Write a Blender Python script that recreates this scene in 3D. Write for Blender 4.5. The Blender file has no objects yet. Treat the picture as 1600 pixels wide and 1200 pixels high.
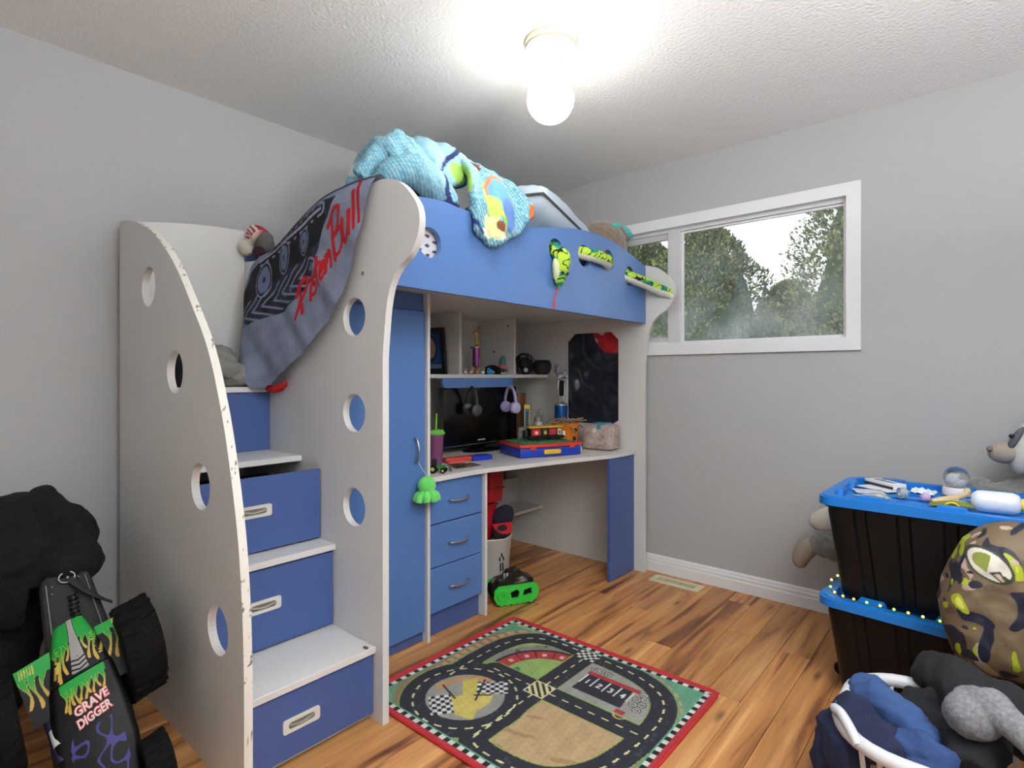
import bpy, bmesh, math, random
import numpy as np
from mathutils import Vector, Matrix, Euler, noise
from mathutils.geometry import tessellate_polygon

S = bpy.context.scene
COL = bpy.context.collection
R = math.radians
random.seed(7)

# ------------------------------------------------------------------ camera, world, lights, exposure
cam = bpy.data.objects.new('camera', bpy.data.cameras.new('camera'))
COL.objects.link(cam)
cam.location = (0, 0, 1.173)
cam.rotation_euler = (R(90), 0, R(40.54))
cam.data.sensor_width = 36.0
cam.data.lens = 36.0 * 871 / 1600
cam.data.shift_y = -12 / 1600
cam.data.clip_start = 0.02
S.camera = cam

S.view_settings.view_transform = 'Standard'
S.view_settings.look = 'None'
S.view_settings.gamma = 1
S.view_settings.use_curve_mapping = False
S.view_settings.exposure = 0.38
LAMP_E = 22.0      # emission of the ceiling globe
SKY_E = 1.9
FILL_W = 3.0
UPPER_W = 95.0

world = bpy.data.worlds.new('overcast_sky')
S.world = world
world.use_nodes = True
wb = world.node_tree.nodes['Background']
wb.inputs[0].default_value = (0.93, 0.97, 1.0, 1)
wb.inputs[1].default_value = SKY_E

def area(name, loc, rot, sx, sy, w, col):
    l = bpy.data.lights.new(name, 'AREA')
    l.shape = 'RECTANGLE'; l.size = sx; l.size_y = sy; l.energy = w; l.color = col
    o = bpy.data.objects.new(name, l); COL.objects.link(o)
    o.location = loc; o.rotation_euler = rot
    return o
# weak fill light added behind the camera, as if from an unseen doorway
area('fill_light', (0.35, -0.55, 1.25), (R(90), 0, R(25)), 0.9, 1.9, FILL_W, (0.97, 0.99, 1.0))

# the photographer's flash behind the camera, turned up at the ceiling
area('bounce_flash', (0.70, 0.65, 1.68), (R(180), 0, 0), .5, .5, UPPER_W, (0.97, 0.99, 1.0))

# ------------------------------------------------------------------ materials
def lin(c):
    out = []
    for v in c:
        v = v / 255
        out.append(v / 12.92 if v <= .04045 else ((v + .055) / 1.055) ** 2.4)
    return out
def nd(nt, t, **k):
    n = nt.nodes.new(t)
    for a, v in k.items():
        setattr(n, a, v)
    return n
def mat(name, rgb=(128, 128, 128), rough=.5, metal=0, var=.06, vs=6, bump=0, bs=150, attr=False, stretch=(1, 1, 1),
        emis=None, spec=.5, coat=0, sheen=0, alpha=None, trans=0):
    m = bpy.data.materials.new(name); m.use_nodes = True
    nt = m.node_tree; L = nt.links.new
    b = nt.nodes['Principled BSDF']
    b.inputs['Roughness'].default_value = rough
    b.inputs['Metallic'].default_value = metal
    b.inputs['Specular IOR Level'].default_value = spec
    b.inputs['Coat Weight'].default_value = coat
    b.inputs['Sheen Weight'].default_value = sheen
    b.inputs['Transmission Weight'].default_value = trans
    tc = nd(nt, 'ShaderNodeTexCoord'); mp = nd(nt, 'ShaderNodeMapping')
    mp.inputs['Scale'].default_value = stretch
    L(tc.outputs['Object'], mp.inputs[0])
    n1 = nd(nt, 'ShaderNodeTexNoise'); n1.inputs['Scale'].default_value = vs; n1.inputs['Detail'].default_value = 4
    L(mp.outputs[0], n1.inputs['Vector'])
    mr = nd(nt, 'ShaderNodeMapRange')
    mr.inputs['From Min'].default_value = .3; mr.inputs['From Max'].default_value = .7
    mr.inputs['To Min'].default_value = 1 - var; mr.inputs['To Max'].default_value = 1 + var
    L(n1.outputs['Fac'], mr.inputs['Value'])
    vm = nd(nt, 'ShaderNodeVectorMath', operation='SCALE')
    L(mr.outputs[0], vm.inputs['Scale'])
    if attr:
        at = nd(nt, 'ShaderNodeAttribute', attribute_name='Col')
        L(at.outputs['Color'], vm.inputs[0])
    else:
        vm.inputs[0].default_value = lin(rgb)
    L(vm.outputs[0], b.inputs['Base Color'])
    if bump:
        n2 = nd(nt, 'ShaderNodeTexNoise'); n2.inputs['Scale'].default_value = bs; n2.inputs['Detail'].default_value = 3
        L(mp.outputs[0], n2.inputs['Vector'])
        bp = nd(nt, 'ShaderNodeBump'); bp.inputs['Strength'].default_value = bump; bp.inputs['Distance'].default_value = .004
        L(n2.outputs['Fac'], bp.inputs['Height']); L(bp.outputs[0], b.inputs['Normal'])
    if emis:
        b.inputs['Emission Color'].default_value = (*lin(emis[0]), 1)
        b.inputs['Emission Strength'].default_value = emis[1]
    return m

M_WHITE = mat('white_laminate', (212, 211, 209), .38, var=.015, bump=.04, bs=60)
M_EDGE = mat('white_edge_band', (226, 223, 215), .4, var=.03)
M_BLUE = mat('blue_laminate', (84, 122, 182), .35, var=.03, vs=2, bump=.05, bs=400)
M_BLUE_SHADE = mat('blue_laminate_shaded', (68, 92, 148), .42, var=.03, vs=2)  # the same blue laminate with shade put into its colour
M_WALL = mat('grey_wall_paint', (176, 177, 178), .75, var=.012, vs=2, bump=.12, bs=90)
M_TRIMW = mat('white_trim_paint', (226, 227, 229), .4, var=.02)
M_DARK = mat('gap_shade', (28, 27, 28), .8)  # near-black that stands for shade inside gaps
M_STEEL = mat('brushed_steel', (168, 170, 172), .32, metal=.9, var=.05)
M_BLACK = mat('black_plastic', (15, 15, 16), .35, var=.1)
M_BLACKM = mat('black_fabric', (11, 11, 12), .95, var=.25, vs=14, bump=.5, bs=120)
M_RUBBER = mat('black_rubber', (14, 14, 14), .85, spec=.2, var=.2, bump=.4, bs=90)

# ------------------------------------------------------------------ mesh helpers
ORG = {}
def thing(name, label=None, cat=None, loc=(0, 0, 0), group=None, kind=None, rot=(0, 0, 0)):
    o = bpy.data.objects.new(name, None); COL.objects.link(o)
    o.location = loc; o.rotation_euler = rot; o.empty_display_size = .05
    ORG[o] = Vector(loc)
    tag(o, label, cat, group, kind)
    return o
def tag(o, label=None, cat=None, group=None, kind=None):
    if label: o['label'] = label
    if cat: o['category'] = cat
    if group: o['group'] = group
    if kind: o['kind'] = kind
    return o
def obj(name, bm, m, parent=None, smooth=None, label=None, local=False, kind=None, col=None):
    """one mesh object; coordinates are world unless local (then the parent's own)"""
    bmesh.ops.recalc_face_normals(bm, faces=bm.faces[:])
    me = bpy.data.meshes.new(name); bm.to_mesh(me); bm.free()
    if col is not None:
        setcol(me, col)
    me.materials.append(m)
    if smooth is not None:
        me.shade_smooth()
        if smooth < 179: me.set_sharp_from_angle(angle=R(smooth))
    o = bpy.data.objects.new(name, me); COL.objects.link(o)
    if parent is None:
        if not local and len(me.vertices):     # put the origin at the middle of the base
            n = len(me.vertices); a = np.empty(n * 3, np.float32); me.vertices.foreach_get('co', a); a = a.reshape(-1, 3)
            c = (a.min(0) + a.max(0)) / 2; c[2] = a[:, 2].min(); c = Vector([float(v) for v in c])
            me.transform(Matrix.Translation(-c)); o.location = c; ORG[o] = c
        else:
            ORG[o] = Vector((0, 0, 0))
    else:
        if not local: me.transform(Matrix.Translation(-ORG[parent]))
        o.parent = parent; ORG[o] = ORG[parent]
    if label: o['label'] = label
    if kind: o['kind'] = kind
    return o
def solo(name, bm, m, label, cat, group=None, **k):
    return tag(obj(name, bm, m, **k), label, cat, group)
def setcol(me, fn):
    n = len(me.vertices)
    a = np.empty(n * 3, np.float32); me.vertices.foreach_get('co', a); a = a.reshape(-1, 3)
    c = fn(a) if callable(fn) else np.asarray(fn)
    ca = me.color_attributes.new('Col', 'FLOAT_COLOR', 'POINT')
    full = np.ones((n, 4), np.float32); full[:, :3] = c
    ca.data.foreach_set('color', full.ravel())
def B(): return bmesh.new()
def box(bm, x0, x1, y0, y1, z0, z1, bev=0, mx=None):
    r = bmesh.ops.create_cube(bm, size=1)
    vs = r['verts']
    for v in vs:
        v.co = Vector((x0 + (v.co.x + .5) * (x1 - x0), y0 + (v.co.y + .5) * (y1 - y0), z0 + (v.co.z + .5) * (z1 - z0)))
    if bev:
        es = list({e for v in vs for e in v.link_edges})
        r2 = bmesh.ops.bevel(bm, geom=es, offset=bev, segments=2 if bev > .004 else 1, affect='EDGES', profile=.5)
        vs = list({v for f in r2['faces'] for v in f.verts} | {v for v in vs if v.is_valid})
    if mx is not None:
        bmesh.ops.transform(bm, matrix=mx, verts=vs)
    return bm
def bx(*a, **k): return box(B(), *a, **k)
def arc(cx, cy, r, n=24, a0=0, a1=360, ry=None):
    ry = r if ry is None else ry
    full = abs(a1 - a0) >= 360
    k = n if full else n + 1
    return [(cx + r * math.cos(R(a0 + (a1 - a0) * i / n)), cy + ry * math.sin(R(a0 + (a1 - a0) * i / n))) for i in range(k)]
def rrect(w, h, r, n=5):
    p = []
    for cx, cy, a in ((w / 2 - r, h / 2 - r, 0), (-w / 2 + r, h / 2 - r, 90), (-w / 2 + r, -h / 2 + r, 180), (w / 2 - r, -h / 2 + r, 270)):
        p += arc(cx, cy, r, n, a, a + 90)
    return p
def smoothp(pts, k=8, closed=False):
    """Catmull-Rom through pts"""
    P = [Vector(p) for p in pts]; n = len(P); out = []
    rng = range(n if closed else n - 1)
    for i in rng:
        p0 = P[(i - 1) % n] if closed or i > 0 else P[i]
        p1 = P[i]; p2 = P[(i + 1) % n]
        p3 = P[(i + 2) % n] if closed or i + 2 < n else p2
        for j in range(k):
            t = j / k
            out.append(.5 * ((2 * p1) + (p2 - p0) * t + (2 * p0 - 5 * p1 + 4 * p2 - p3) * t * t + (3 * p1 - p0 - 3 * p2 + p3) * t ** 3))
    if not closed: out.append(P[-1])
    return out
def prism(bm, pts, axis, a, b, holes=(), mx=None):
    """extruded outline with holes; axis 'x': pts are (y,z); 'y': (x,z); 'z': (x,y)"""
    f = {'x': lambda p, t: Vector((t, p[0], p[1])), 'y': lambda p, t: Vector((p[0], t, p[1])), 'z': lambda p, t: Vector((p[0], p[1], t))}[axis]
    loops = [list(pts)] + [list(h) for h in holes]
    tri = tessellate_polygon([[Vector((p[0], p[1], 0)) for p in l] for l in loops])
    flat = [p for l in loops for p in l]
    new = []
    va = [bm.verts.new(f(p, a)) for p in flat]; vb = [bm.verts.new(f(p, b)) for p in flat]
    new = va + vb
    for t in tri:
        for vv in (va, vb):
            try: bm.faces.new([vv[i] for i in t])
            except ValueError: pass
    k = 0
    for l in loops:
        n = len(l)
        for i in range(n):
            j = (i + 1) % n
            bm.faces.new((va[k + i], va[k + j], vb[k + j], vb[k + i]))
        k += n
    if mx is not None: bmesh.ops.transform(bm, matrix=mx, verts=new)
    return bm
def tube(bm, pts, r, n=8, cap=True, flat=1.0, up=None):
    P = [Vector(p) for p in pts]; rr = r if isinstance(r, (list, tuple)) else [r] * len(P)
    rings = []; ref = Vector(up) if up else Vector((0, 0, 1))
    for i, p in enumerate(P):
        d = (P[min(i + 1, len(P) - 1)] - P[max(i - 1, 0)]).normalized()
        if abs(d.dot(ref)) > .95: ref2 = Vector((1, 0, 0)) if abs(d.x) < .9 else Vector((0, 1, 0))
        else: ref2 = ref
        s = d.cross(ref2).normalized(); u = s.cross(d).normalized()
        if rings and s.dot(ps) < 0: s = -s; u = -u
        ps = s
        rings.append([bm.verts.new(p + (s * math.cos(2 * math.pi * k / n) + u * math.sin(2 * math.pi * k / n) * flat) * rr[i]) for k in range(n)])
    for a, b in zip(rings, rings[1:]):
        for k in range(n):
            bm.faces.new((a[k], a[(k + 1) % n], b[(k + 1) % n], b[k]))
    if cap:
        bm.faces.new(rings[0]); bm.faces.new(rings[-1])
    return bm
def lathe(bm, prof, n=24, mx=None):
    """profile [(r,z)] turned about z"""
    rings = []; new = []
    for r, z in prof:
        if r < 1e-6: rings.append([bm.verts.new((0, 0, z))])
        else: rings.append([bm.verts.new((r * math.cos(2 * math.pi * k / n), r * math.sin(2 * math.pi * k / n), z)) for k in range(n)])
        new += rings[-1]
    for a, b in zip(rings, rings[1:]):
        for k in range(n):
            j = (k + 1) % n
            if len(a) == 1 and len(b) == 1: continue
            if len(a) == 1: bm.faces.new((a[0], b[k], b[j]))
            elif len(b) == 1: bm.faces.new((a[k], a[j], b[0]))
            else: bm.faces.new((a[k], a[j], b[j], b[k]))
    if mx is not None: bmesh.ops.transform(bm, matrix=mx, verts=new)
    return bm
def T(x, y, z): return Matrix.Translation((x, y, z))
def RX(a): return Matrix.Rotation(R(a), 4, 'X')
def RY(a): return Matrix.Rotation(R(a), 4, 'Y')
def RZ(a): return Matrix.Rotation(R(a), 4, 'Z')
def blob(bm, c, r, rot=(0, 0, 0), sub=3):
    if not isinstance(r, (tuple, list)): r = (r, r, r)
    mx = Matrix.Translation(c) @ Euler([R(a) for a in rot]).to_matrix().to_4x4() @ Matrix.Diagonal((*r, 1))
    bmesh.ops.create_icosphere(bm, subdivisions=sub, radius=1, matrix=mx)
    return bm
def wob(bm, amp, sc, seed=0, ridge=False, st=(1, 1, 1)):
    bm.normal_update(); sd = Vector((seed * 3.1, seed * 1.7, seed * 5.3)); out = []
    for v in bm.verts:
        p = Vector((v.co.x * st[0], v.co.y * st[1], v.co.z * st[2])) * sc + sd
        k = noise.noise(p)
        if ridge: k = (1 - 2.2 * abs(noise.noise(p + .7 * noise.noise_vector(p * .6)))) * .8 - .15 * k
        out.append(v.co + v.normal * (amp * k))
    for v, c in zip(bm.verts, out): v.co = c
    return bm
def vox(bm, size, smooth=4, fac=.5):
    """fuse overlapping lumps into one skin"""
    me = bpy.data.meshes.new('tmp'); bm.to_mesh(me); bm.free()
    o = bpy.data.objects.new('tmp', me); COL.objects.link(o)
    md = o.modifiers.new('r', 'REMESH'); md.mode = 'VOXEL'; md.voxel_size = size
    if smooth:
        ms = o.modifiers.new('s', 'SMOOTH'); ms.iterations = smooth; ms.factor = fac
    dg = bpy.context.evaluated_depsgraph_get()
    me2 = bpy.data.meshes.new_from_object(o.evaluated_get(dg))
    b2 = bmesh.new(); b2.from_mesh(me2)
    bpy.data.objects.remove(o); bpy.data.meshes.remove(me); bpy.data.meshes.remove(me2)
    return b2
def sheet(bm, nu, nv, fn, thick=0):
    g = [[bm.verts.new(fn(i / nu, j / nv)) for j in range(nv + 1)] for i in range(nu + 1)]
    fs = [bm.faces.new((g[i][j], g[i + 1][j], g[i + 1][j + 1], g[i][j + 1])) for i in range(nu) for j in range(nv)]
    if thick:
        bmesh.ops.recalc_face_normals(bm, faces=fs)
        bmesh.ops.solidify(bm, geom=fs, thickness=thick)
    return bm
def textmesh(s, size, ext=.001, off=0, shear=0, ax='CENTER'):
    cu = bpy.data.curves.new('t', 'FONT'); cu.body = s; cu.size = size; cu.extrude = ext; cu.offset = off; cu.shear = shear
    cu.align_x = ax; cu.align_y = 'CENTER'; cu.resolution_u = 3
    o = bpy.data.objects.new('t', cu); COL.objects.link(o)
    dg = bpy.context.evaluated_depsgraph_get()
    me = bpy.data.meshes.new_from_object(o.evaluated_get(dg))
    bm = bmesh.new(); bm.from_mesh(me)
    bpy.data.objects.remove(o); bpy.data.curves.remove(cu); bpy.data.meshes.remove(me)
    return bm
def lump(pieces, size, amp=.01, sc=9, seed=1, st=(1, 1, 1), smooth=4):
    """crumpled cloth: fused lumps with ridged folds"""
    b = B()
    for p in pieces:
        if len(p) > 2 and isinstance(p[0], list): tube(b, p[0], p[1], p[2])
        else: blob(b, *p, sub=2)
    b = vox(b, size, smooth)
    wob(b, amp, sc, seed, True, st)
    wob(b, amp * .4, sc * 2.3, seed + 3, True, st)
    return b
# painting on meshes: P is an (n,2) array
def inpoly(P, poly):
    x, y = P[:, 0], P[:, 1]; c = np.zeros(len(P), bool); n = len(poly)
    for i in range(n):
        x1, y1 = poly[i]; x2, y2 = poly[(i + 1) % n]
        if y1 == y2: continue
        m = ((y1 > y) != (y2 > y)) & (x < (x2 - x1) * (y - y1) / (y2 - y1) + x1); c ^= m
    return c
def dist(P, line):
    d = np.full(len(P), 9e9); s = np.zeros(len(P)); acc = 0
    for (x1, y1), (x2, y2) in zip(line, line[1:]):
        vx, vy = x2 - x1, y2 - y1; L2 = vx * vx + vy * vy + 1e-12; L = L2 ** .5
        t = np.clip(((P[:, 0] - x1) * vx + (P[:, 1] - y1) * vy) / L2, 0, 1)
        dd = np.hypot(P[:, 0] - x1 - t * vx, P[:, 1] - y1 - t * vy)
        m = dd < d; d[m] = dd[m]; s[m] = acc + t[m] * L; acc += L
    return d, s
def npnoise(P, sc, seed=0):
    """cheap smooth 2-d/3-d noise from a few sines"""
    rs = np.random.RandomState(seed); out = np.zeros(len(P))
    for _ in range(7):
        k = rs.normal(size=P.shape[1]) * sc; out += np.sin(P @ k + rs.uniform(0, 6.28))
    return out / 7 ** .5
def C(*rgb): return np.array(lin(rgb), np.float32)

# ------------------------------------------------------------------ room shell
XL, XR, YF, YB, ZC = -2.72, 0.95, -0.75, 3.12, 2.44
def struct(name, bm, m, **k):
    o = obj(name, bm, m, **k); o['kind'] = 'structure'; return o
def plank_mat():
    m = bpy.data.materials.new('hickory_plank'); m.use_nodes = True
    nt = m.node_tree; L = nt.links.new; b = nt.nodes['Principled BSDF']
    oi = nd(nt, 'ShaderNodeObjectInfo'); tc = nd(nt, 'ShaderNodeTexCoord')
    mul = nd(nt, 'ShaderNodeMath', operation='MULTIPLY'); mul.inputs[1].default_value = 57
    L(oi.outputs['Random'], mul.inputs[0])
    cb = nd(nt, 'ShaderNodeCombineXYZ'); L(mul.outputs[0], cb.inputs[2]); L(mul.outputs[0], cb.inputs[1])
    ad = nd(nt, 'ShaderNodeVectorMath', operation='ADD'); L(tc.outputs['Object'], ad.inputs[0]); L(cb.outputs[0], ad.inputs[1])
    mp = nd(nt, 'ShaderNodeMapping'); mp.inputs['Scale'].default_value = (8, .62, 1); L(ad.outputs[0], mp.inputs[0])
    n1 = nd(nt, 'ShaderNodeTexNoise'); n1.inputs['Scale'].default_value = 1.7; n1.inputs['Detail'].default_value = 5; n1.inputs['Distortion'].default_value = .9
    L(mp.outputs[0], n1.inputs['Vector'])
    r1 = nd(nt, 'ShaderNodeValToRGB'); e = r1.color_ramp.elements
    e[0].position = .30; e[0].color = (*lin((104, 62, 36)), 1); e[1].position = .72; e[1].color = (*lin((222, 170, 110)), 1)
    for p, c in ((.39, (142, 90, 50)), (.45, (184, 126, 72)), (.57, (204, 146, 88))):
        x = e.new(p); x.color = (*lin(c), 1)
    L(n1.outputs['Fac'], r1.inputs[0])
    mp2 = nd(nt, 'ShaderNodeMapping'); mp2.inputs['Scale'].default_value = (60, 2.2, 1); L(ad.outputs[0], mp2.inputs[0])
    n2 = nd(nt, 'ShaderNodeTexNoise'); n2.inputs['Scale'].default_value = 2; n2.inputs['Detail'].default_value = 3; n2.inputs['Distortion'].default_value = .4
    L(mp2.outputs[0], n2.inputs['Vector'])
    mr = nd(nt, 'ShaderNodeMapRange'); mr.inputs['From Min'].default_value = .3; mr.inputs['From Max'].default_value = .7
    mr.inputs['To Min'].default_value = .84; mr.inputs['To Max'].default_value = 1.1; L(n2.outputs['Fac'], mr.inputs['Value'])
    hv = nd(nt, 'ShaderNodeMapRange'); hv.inputs['To Min'].default_value = .84; hv.inputs['To Max'].default_value = 1.16; L(oi.outputs['Random'], hv.inputs['Value'])
    mm = nd(nt, 'ShaderNodeMath', operation='MULTIPLY'); L(mr.outputs[0], mm.inputs[0]); L(hv.outputs[0], mm.inputs[1])
    vm = nd(nt, 'ShaderNodeVectorMath', operation='SCALE'); L(r1.outputs[0], vm.inputs[0]); L(mm.outputs[0], vm.inputs['Scale'])
    # knots
    mp3 = nd(nt, 'ShaderNodeMapping'); mp3.inputs['Scale'].default_value = (9, 2.6, 1); L(ad.outputs[0], mp3.inputs[0])
    vo = nd(nt, 'ShaderNodeTexVoronoi'); vo.inputs['Scale'].default_value = 1; L(mp3.outputs[0], vo.inputs['Vector'])
    kr = nd(nt, 'ShaderNodeMapRange'); kr.inputs['From Min'].default_value = .03; kr.inputs['From Max'].default_value = .15
    kr.inputs['To Min'].default_value = .3; kr.inputs['To Max'].default_value = 1; L(vo.outputs['Distance'], kr.inputs['Value'])
    v2 = nd(nt, 'ShaderNodeVectorMath', operation='SCALE'); L(vm.outputs[0], v2.inputs[0]); L(kr.outputs[0], v2.inputs['Scale'])
    L(v2.outputs[0], b.inputs['Base Color']); b.inputs['Roughness'].default_value = .38
    bp = nd(nt, 'ShaderNodeBump'); bp.inputs['Strength'].default_value = .15; bp.inputs['Distance'].default_value = .002
    L(n2.outputs['Fac'], bp.inputs['Height']); L(bp.outputs[0], b.inputs['Normal'])
    return m
M_PLANK = plank_mat()
floor = struct('floor', bx(XL - .1, XR + .1, YF - .1, YB + .1, -.08, -.006), mat('floor_joint', (62, 40, 25), .8))
PW, PLN = .12, 1.22
pm = bx(0, PW - .0015, 0, PLN - .0015, -.012, 0, bev=.0012)
proto = None; ncol = int((XR - XL) / PW) + 1
for i in range(ncol):
    off = [0, .52, .95, .3, .74, .13][i % 6] + .11 * ((i * 7) % 3)
    y = YF - off
    while y < YB:
        if y + PLN > YF:
            y0, y1 = max(y, YF), min(y + PLN, YB)
            x1 = min(PW, XR - XL - i * PW)
            if proto is None or y1 - y0 < PLN - .01 or x1 < PW:
                if x1 > .01 and y1 - y0 > .03:
                    b = bx(0, x1 - .0015, 0, y1 - y0 - .0015, -.012, 0, bev=.0012)
                    o = obj('plank', b, M_PLANK, floor, local=True)
                    if y1 - y0 > PLN - .01 and x1 >= PW - 1e-6: proto = o
                else: o = None
            else:
                o = proto.copy(); COL.objects.link(o)
            if o: o.location = Vector((XL + i * PW, y0, 0)) - ORG[floor]
        y += PLN
M_CEIL = mat('popcorn_ceiling', (238, 238, 237), .9, var=.03, vs=90, bump=1.0, bs=72)
struct('ceiling', bx(XL - .1, XR + .1, YF - .1, YB + .1, ZC, ZC + .1), M_CEIL)
struct('wall_left', bx(XL - .1, XL, YF - .1, YB + .1, 0, ZC), M_WALL)
struct('wall_right', bx(XR, XR + .1, YF - .1, YB + .1, 0, ZC), M_WALL)
struct('wall_front', bx(XL - .1, XR + .1, YF - .1, YF, 0, ZC), M_WALL)
WX0, WX1, WZ0, WZ1 = -2.30, -.516, 1.352, 2.06
struct('wall_back', prism(B(), [(XL - .1, 0), (XR + .1, 0), (XR + .1, ZC), (XL - .1, ZC)], 'y', YB, YB + .14,
       [[(WX0, WZ0), (WX0, WZ1), (WX1, WZ1), (WX1, WZ0)]]), M_WALL)
def baseboard(name, mk):
    prof = [(0, 0), (.016, 0), (.016, .055), (.013, .06), (.013, .075), (.009, .082), (.009, .09), (.004, .1), (0, .1)]
    return struct(name, mk(prof), M_TRIMW)
baseboard('baseboard_back', lambda p: prism(B(), [(YB - a, z) for a, z in p], 'x', XL, XR))
baseboard('baseboard_left', lambda p: prism(B(), [(XL + a, z) for a, z in p], 'y', YF, YB))
# window
win = thing('window_1', kind='structure', loc=(-1.4, YB, WZ0))
tw = .062
def mitre(x0, x1, z0, z1, w, ya, yb, part):
    q = {'t': [(x0, z1), (x1, z1), (x1 - w, z1 - w), (x0 + w, z1 - w)], 'b': [(x0, z0), (x1, z0), (x1 - w, z0 + w), (x0 + w, z0 + w)],
         'l': [(x0, z0), (x0 + w, z0 + w), (x0 + w, z1 - w), (x0, z1)], 'r': [(x1, z0), (x1, z1), (x1 - w, z1 - w), (x1 - w, z0 + w)]}[part]
    return prism(B(), q, 'y', ya, yb)
for s in 'tblr':
    obj('casing', mitre(WX0 - tw + .01, WX1 + tw - .01, WZ0 - tw + .01, WZ1 + tw - .01, tw, YB - .016, YB, s), M_TRIMW, win)
for s in 'tblr':
    obj('jamb', mitre(WX0, WX1, WZ0, WZ1, .008, YB - .002, YB + .10, s), M_TRIMW, win)
for s in 'tblr':
    obj('window_frame', mitre(WX0 + .006, WX1 - .006, WZ0 + .006, WZ1 - .006, .022, YB + .03, YB + .09, s), M_TRIMW, win)
MUL = -1.39
obj('mullion', bx(MUL - .075, MUL + .005, YB + .028, YB + .075, WZ0 + .02, WZ1 - .02, bev=.003), mat('vinyl_mullion', (206, 205, 208), .4), win)
for s in 'tblr':
    obj('sliding_sash', mitre(WX0 + .02, MUL - .02, WZ0 + .02, WZ1 - .03, .035, YB + .04, YB + .065, s), mat('vinyl_sash', (200, 199, 200), .4), win)
for s in 'tblr':
    obj('glazing_bead', mitre(MUL + .005, WX1 - .012, WZ0 + .016, WZ1 - .03, .012, YB + .045, YB + .06, s), M_TRIMW, win)
obj('latch', prism(B(), rrect(.02, .09, .008), 'y', YB + .012, YB + .03, mx=T(MUL - .04, 0, 1.68)), M_TRIMW, win)
def glass_mat():
    m = bpy.data.materials.new('dusty_glass'); m.use_nodes = True; nt = m.node_tree; L = nt.links.new
    nt.nodes.remove(nt.nodes['Principled BSDF']); out = nt.nodes['Material Output']
    tr = nd(nt, 'ShaderNodeBsdfTransparent'); tr.inputs[0].default_value = (.95, .97, .96, 1)
    gl = nd(nt, 'ShaderNodeBsdfGlossy'); gl.inputs['Roughness'].default_value = .02
    fr = nd(nt, 'ShaderNodeFresnel'); fr.inputs[0].default_value = 1.45
    m1 = nd(nt, 'ShaderNodeMixShader'); L(fr.outputs[0], m1.inputs[0]); L(tr.outputs[0], m1.inputs[1]); L(gl.outputs[0], m1.inputs[2])
    df = nd(nt, 'ShaderNodeBsdfTranslucent'); df.inputs[0].default_value = (.85, .88, .9, 1)
    tc = nd(nt, 'ShaderNodeTexCoord'); n = nd(nt, 'ShaderNodeTexNoise'); n.inputs['Scale'].default_value = 5; n.inputs['Detail'].default_value = 5
    L(tc.outputs['Object'], n.inputs['Vector'])
    sx = nd(nt, 'ShaderNodeSeparateXYZ'); L(tc.outputs['Object'], sx.inputs[0])
    mz = nd(nt, 'ShaderNodeMapRange'); mz.inputs['From Min'].default_value = .02; mz.inputs['From Max'].default_value = .55
    mz.inputs['To Min'].default_value = .26; mz.inputs['To Max'].default_value = .07; L(sx.outputs['Z'], mz.inputs['Value'])
    mn = nd(nt, 'ShaderNodeMapRange'); mn.inputs['From Min'].default_value = .35; mn.inputs['From Max'].default_value = .7
    mn.inputs['To Min'].default_value = .25; mn.inputs['To Max'].default_value = 1; L(n.outputs['Fac'], mn.inputs['Value'])
    mu = nd(nt, 'ShaderNodeMath', operation='MULTIPLY'); L(mz.outputs[0], mu.inputs[0]); L(mn.outputs[0], mu.inputs[1])
    m2 = nd(nt, 'ShaderNodeMixShader'); L(mu.outputs[0], m2.inputs[0]); L(m1.outputs[0], m2.inputs[1]); L(df.outputs[0], m2.inputs[2])
    L(m2.outputs[0], out.inputs[0])
    return m
M_PANE = glass_mat()
obj('glass_pane', bx(MUL + .01, WX1 - .02, YB + .05, YB + .054, WZ0 + .02, WZ1 - .035), M_PANE, win)
obj('glass_pane', bx(WX0 + .04, MUL - .05, YB + .05, YB + .054, WZ0 + .04, WZ1 - .05), M_PANE, win)

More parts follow.
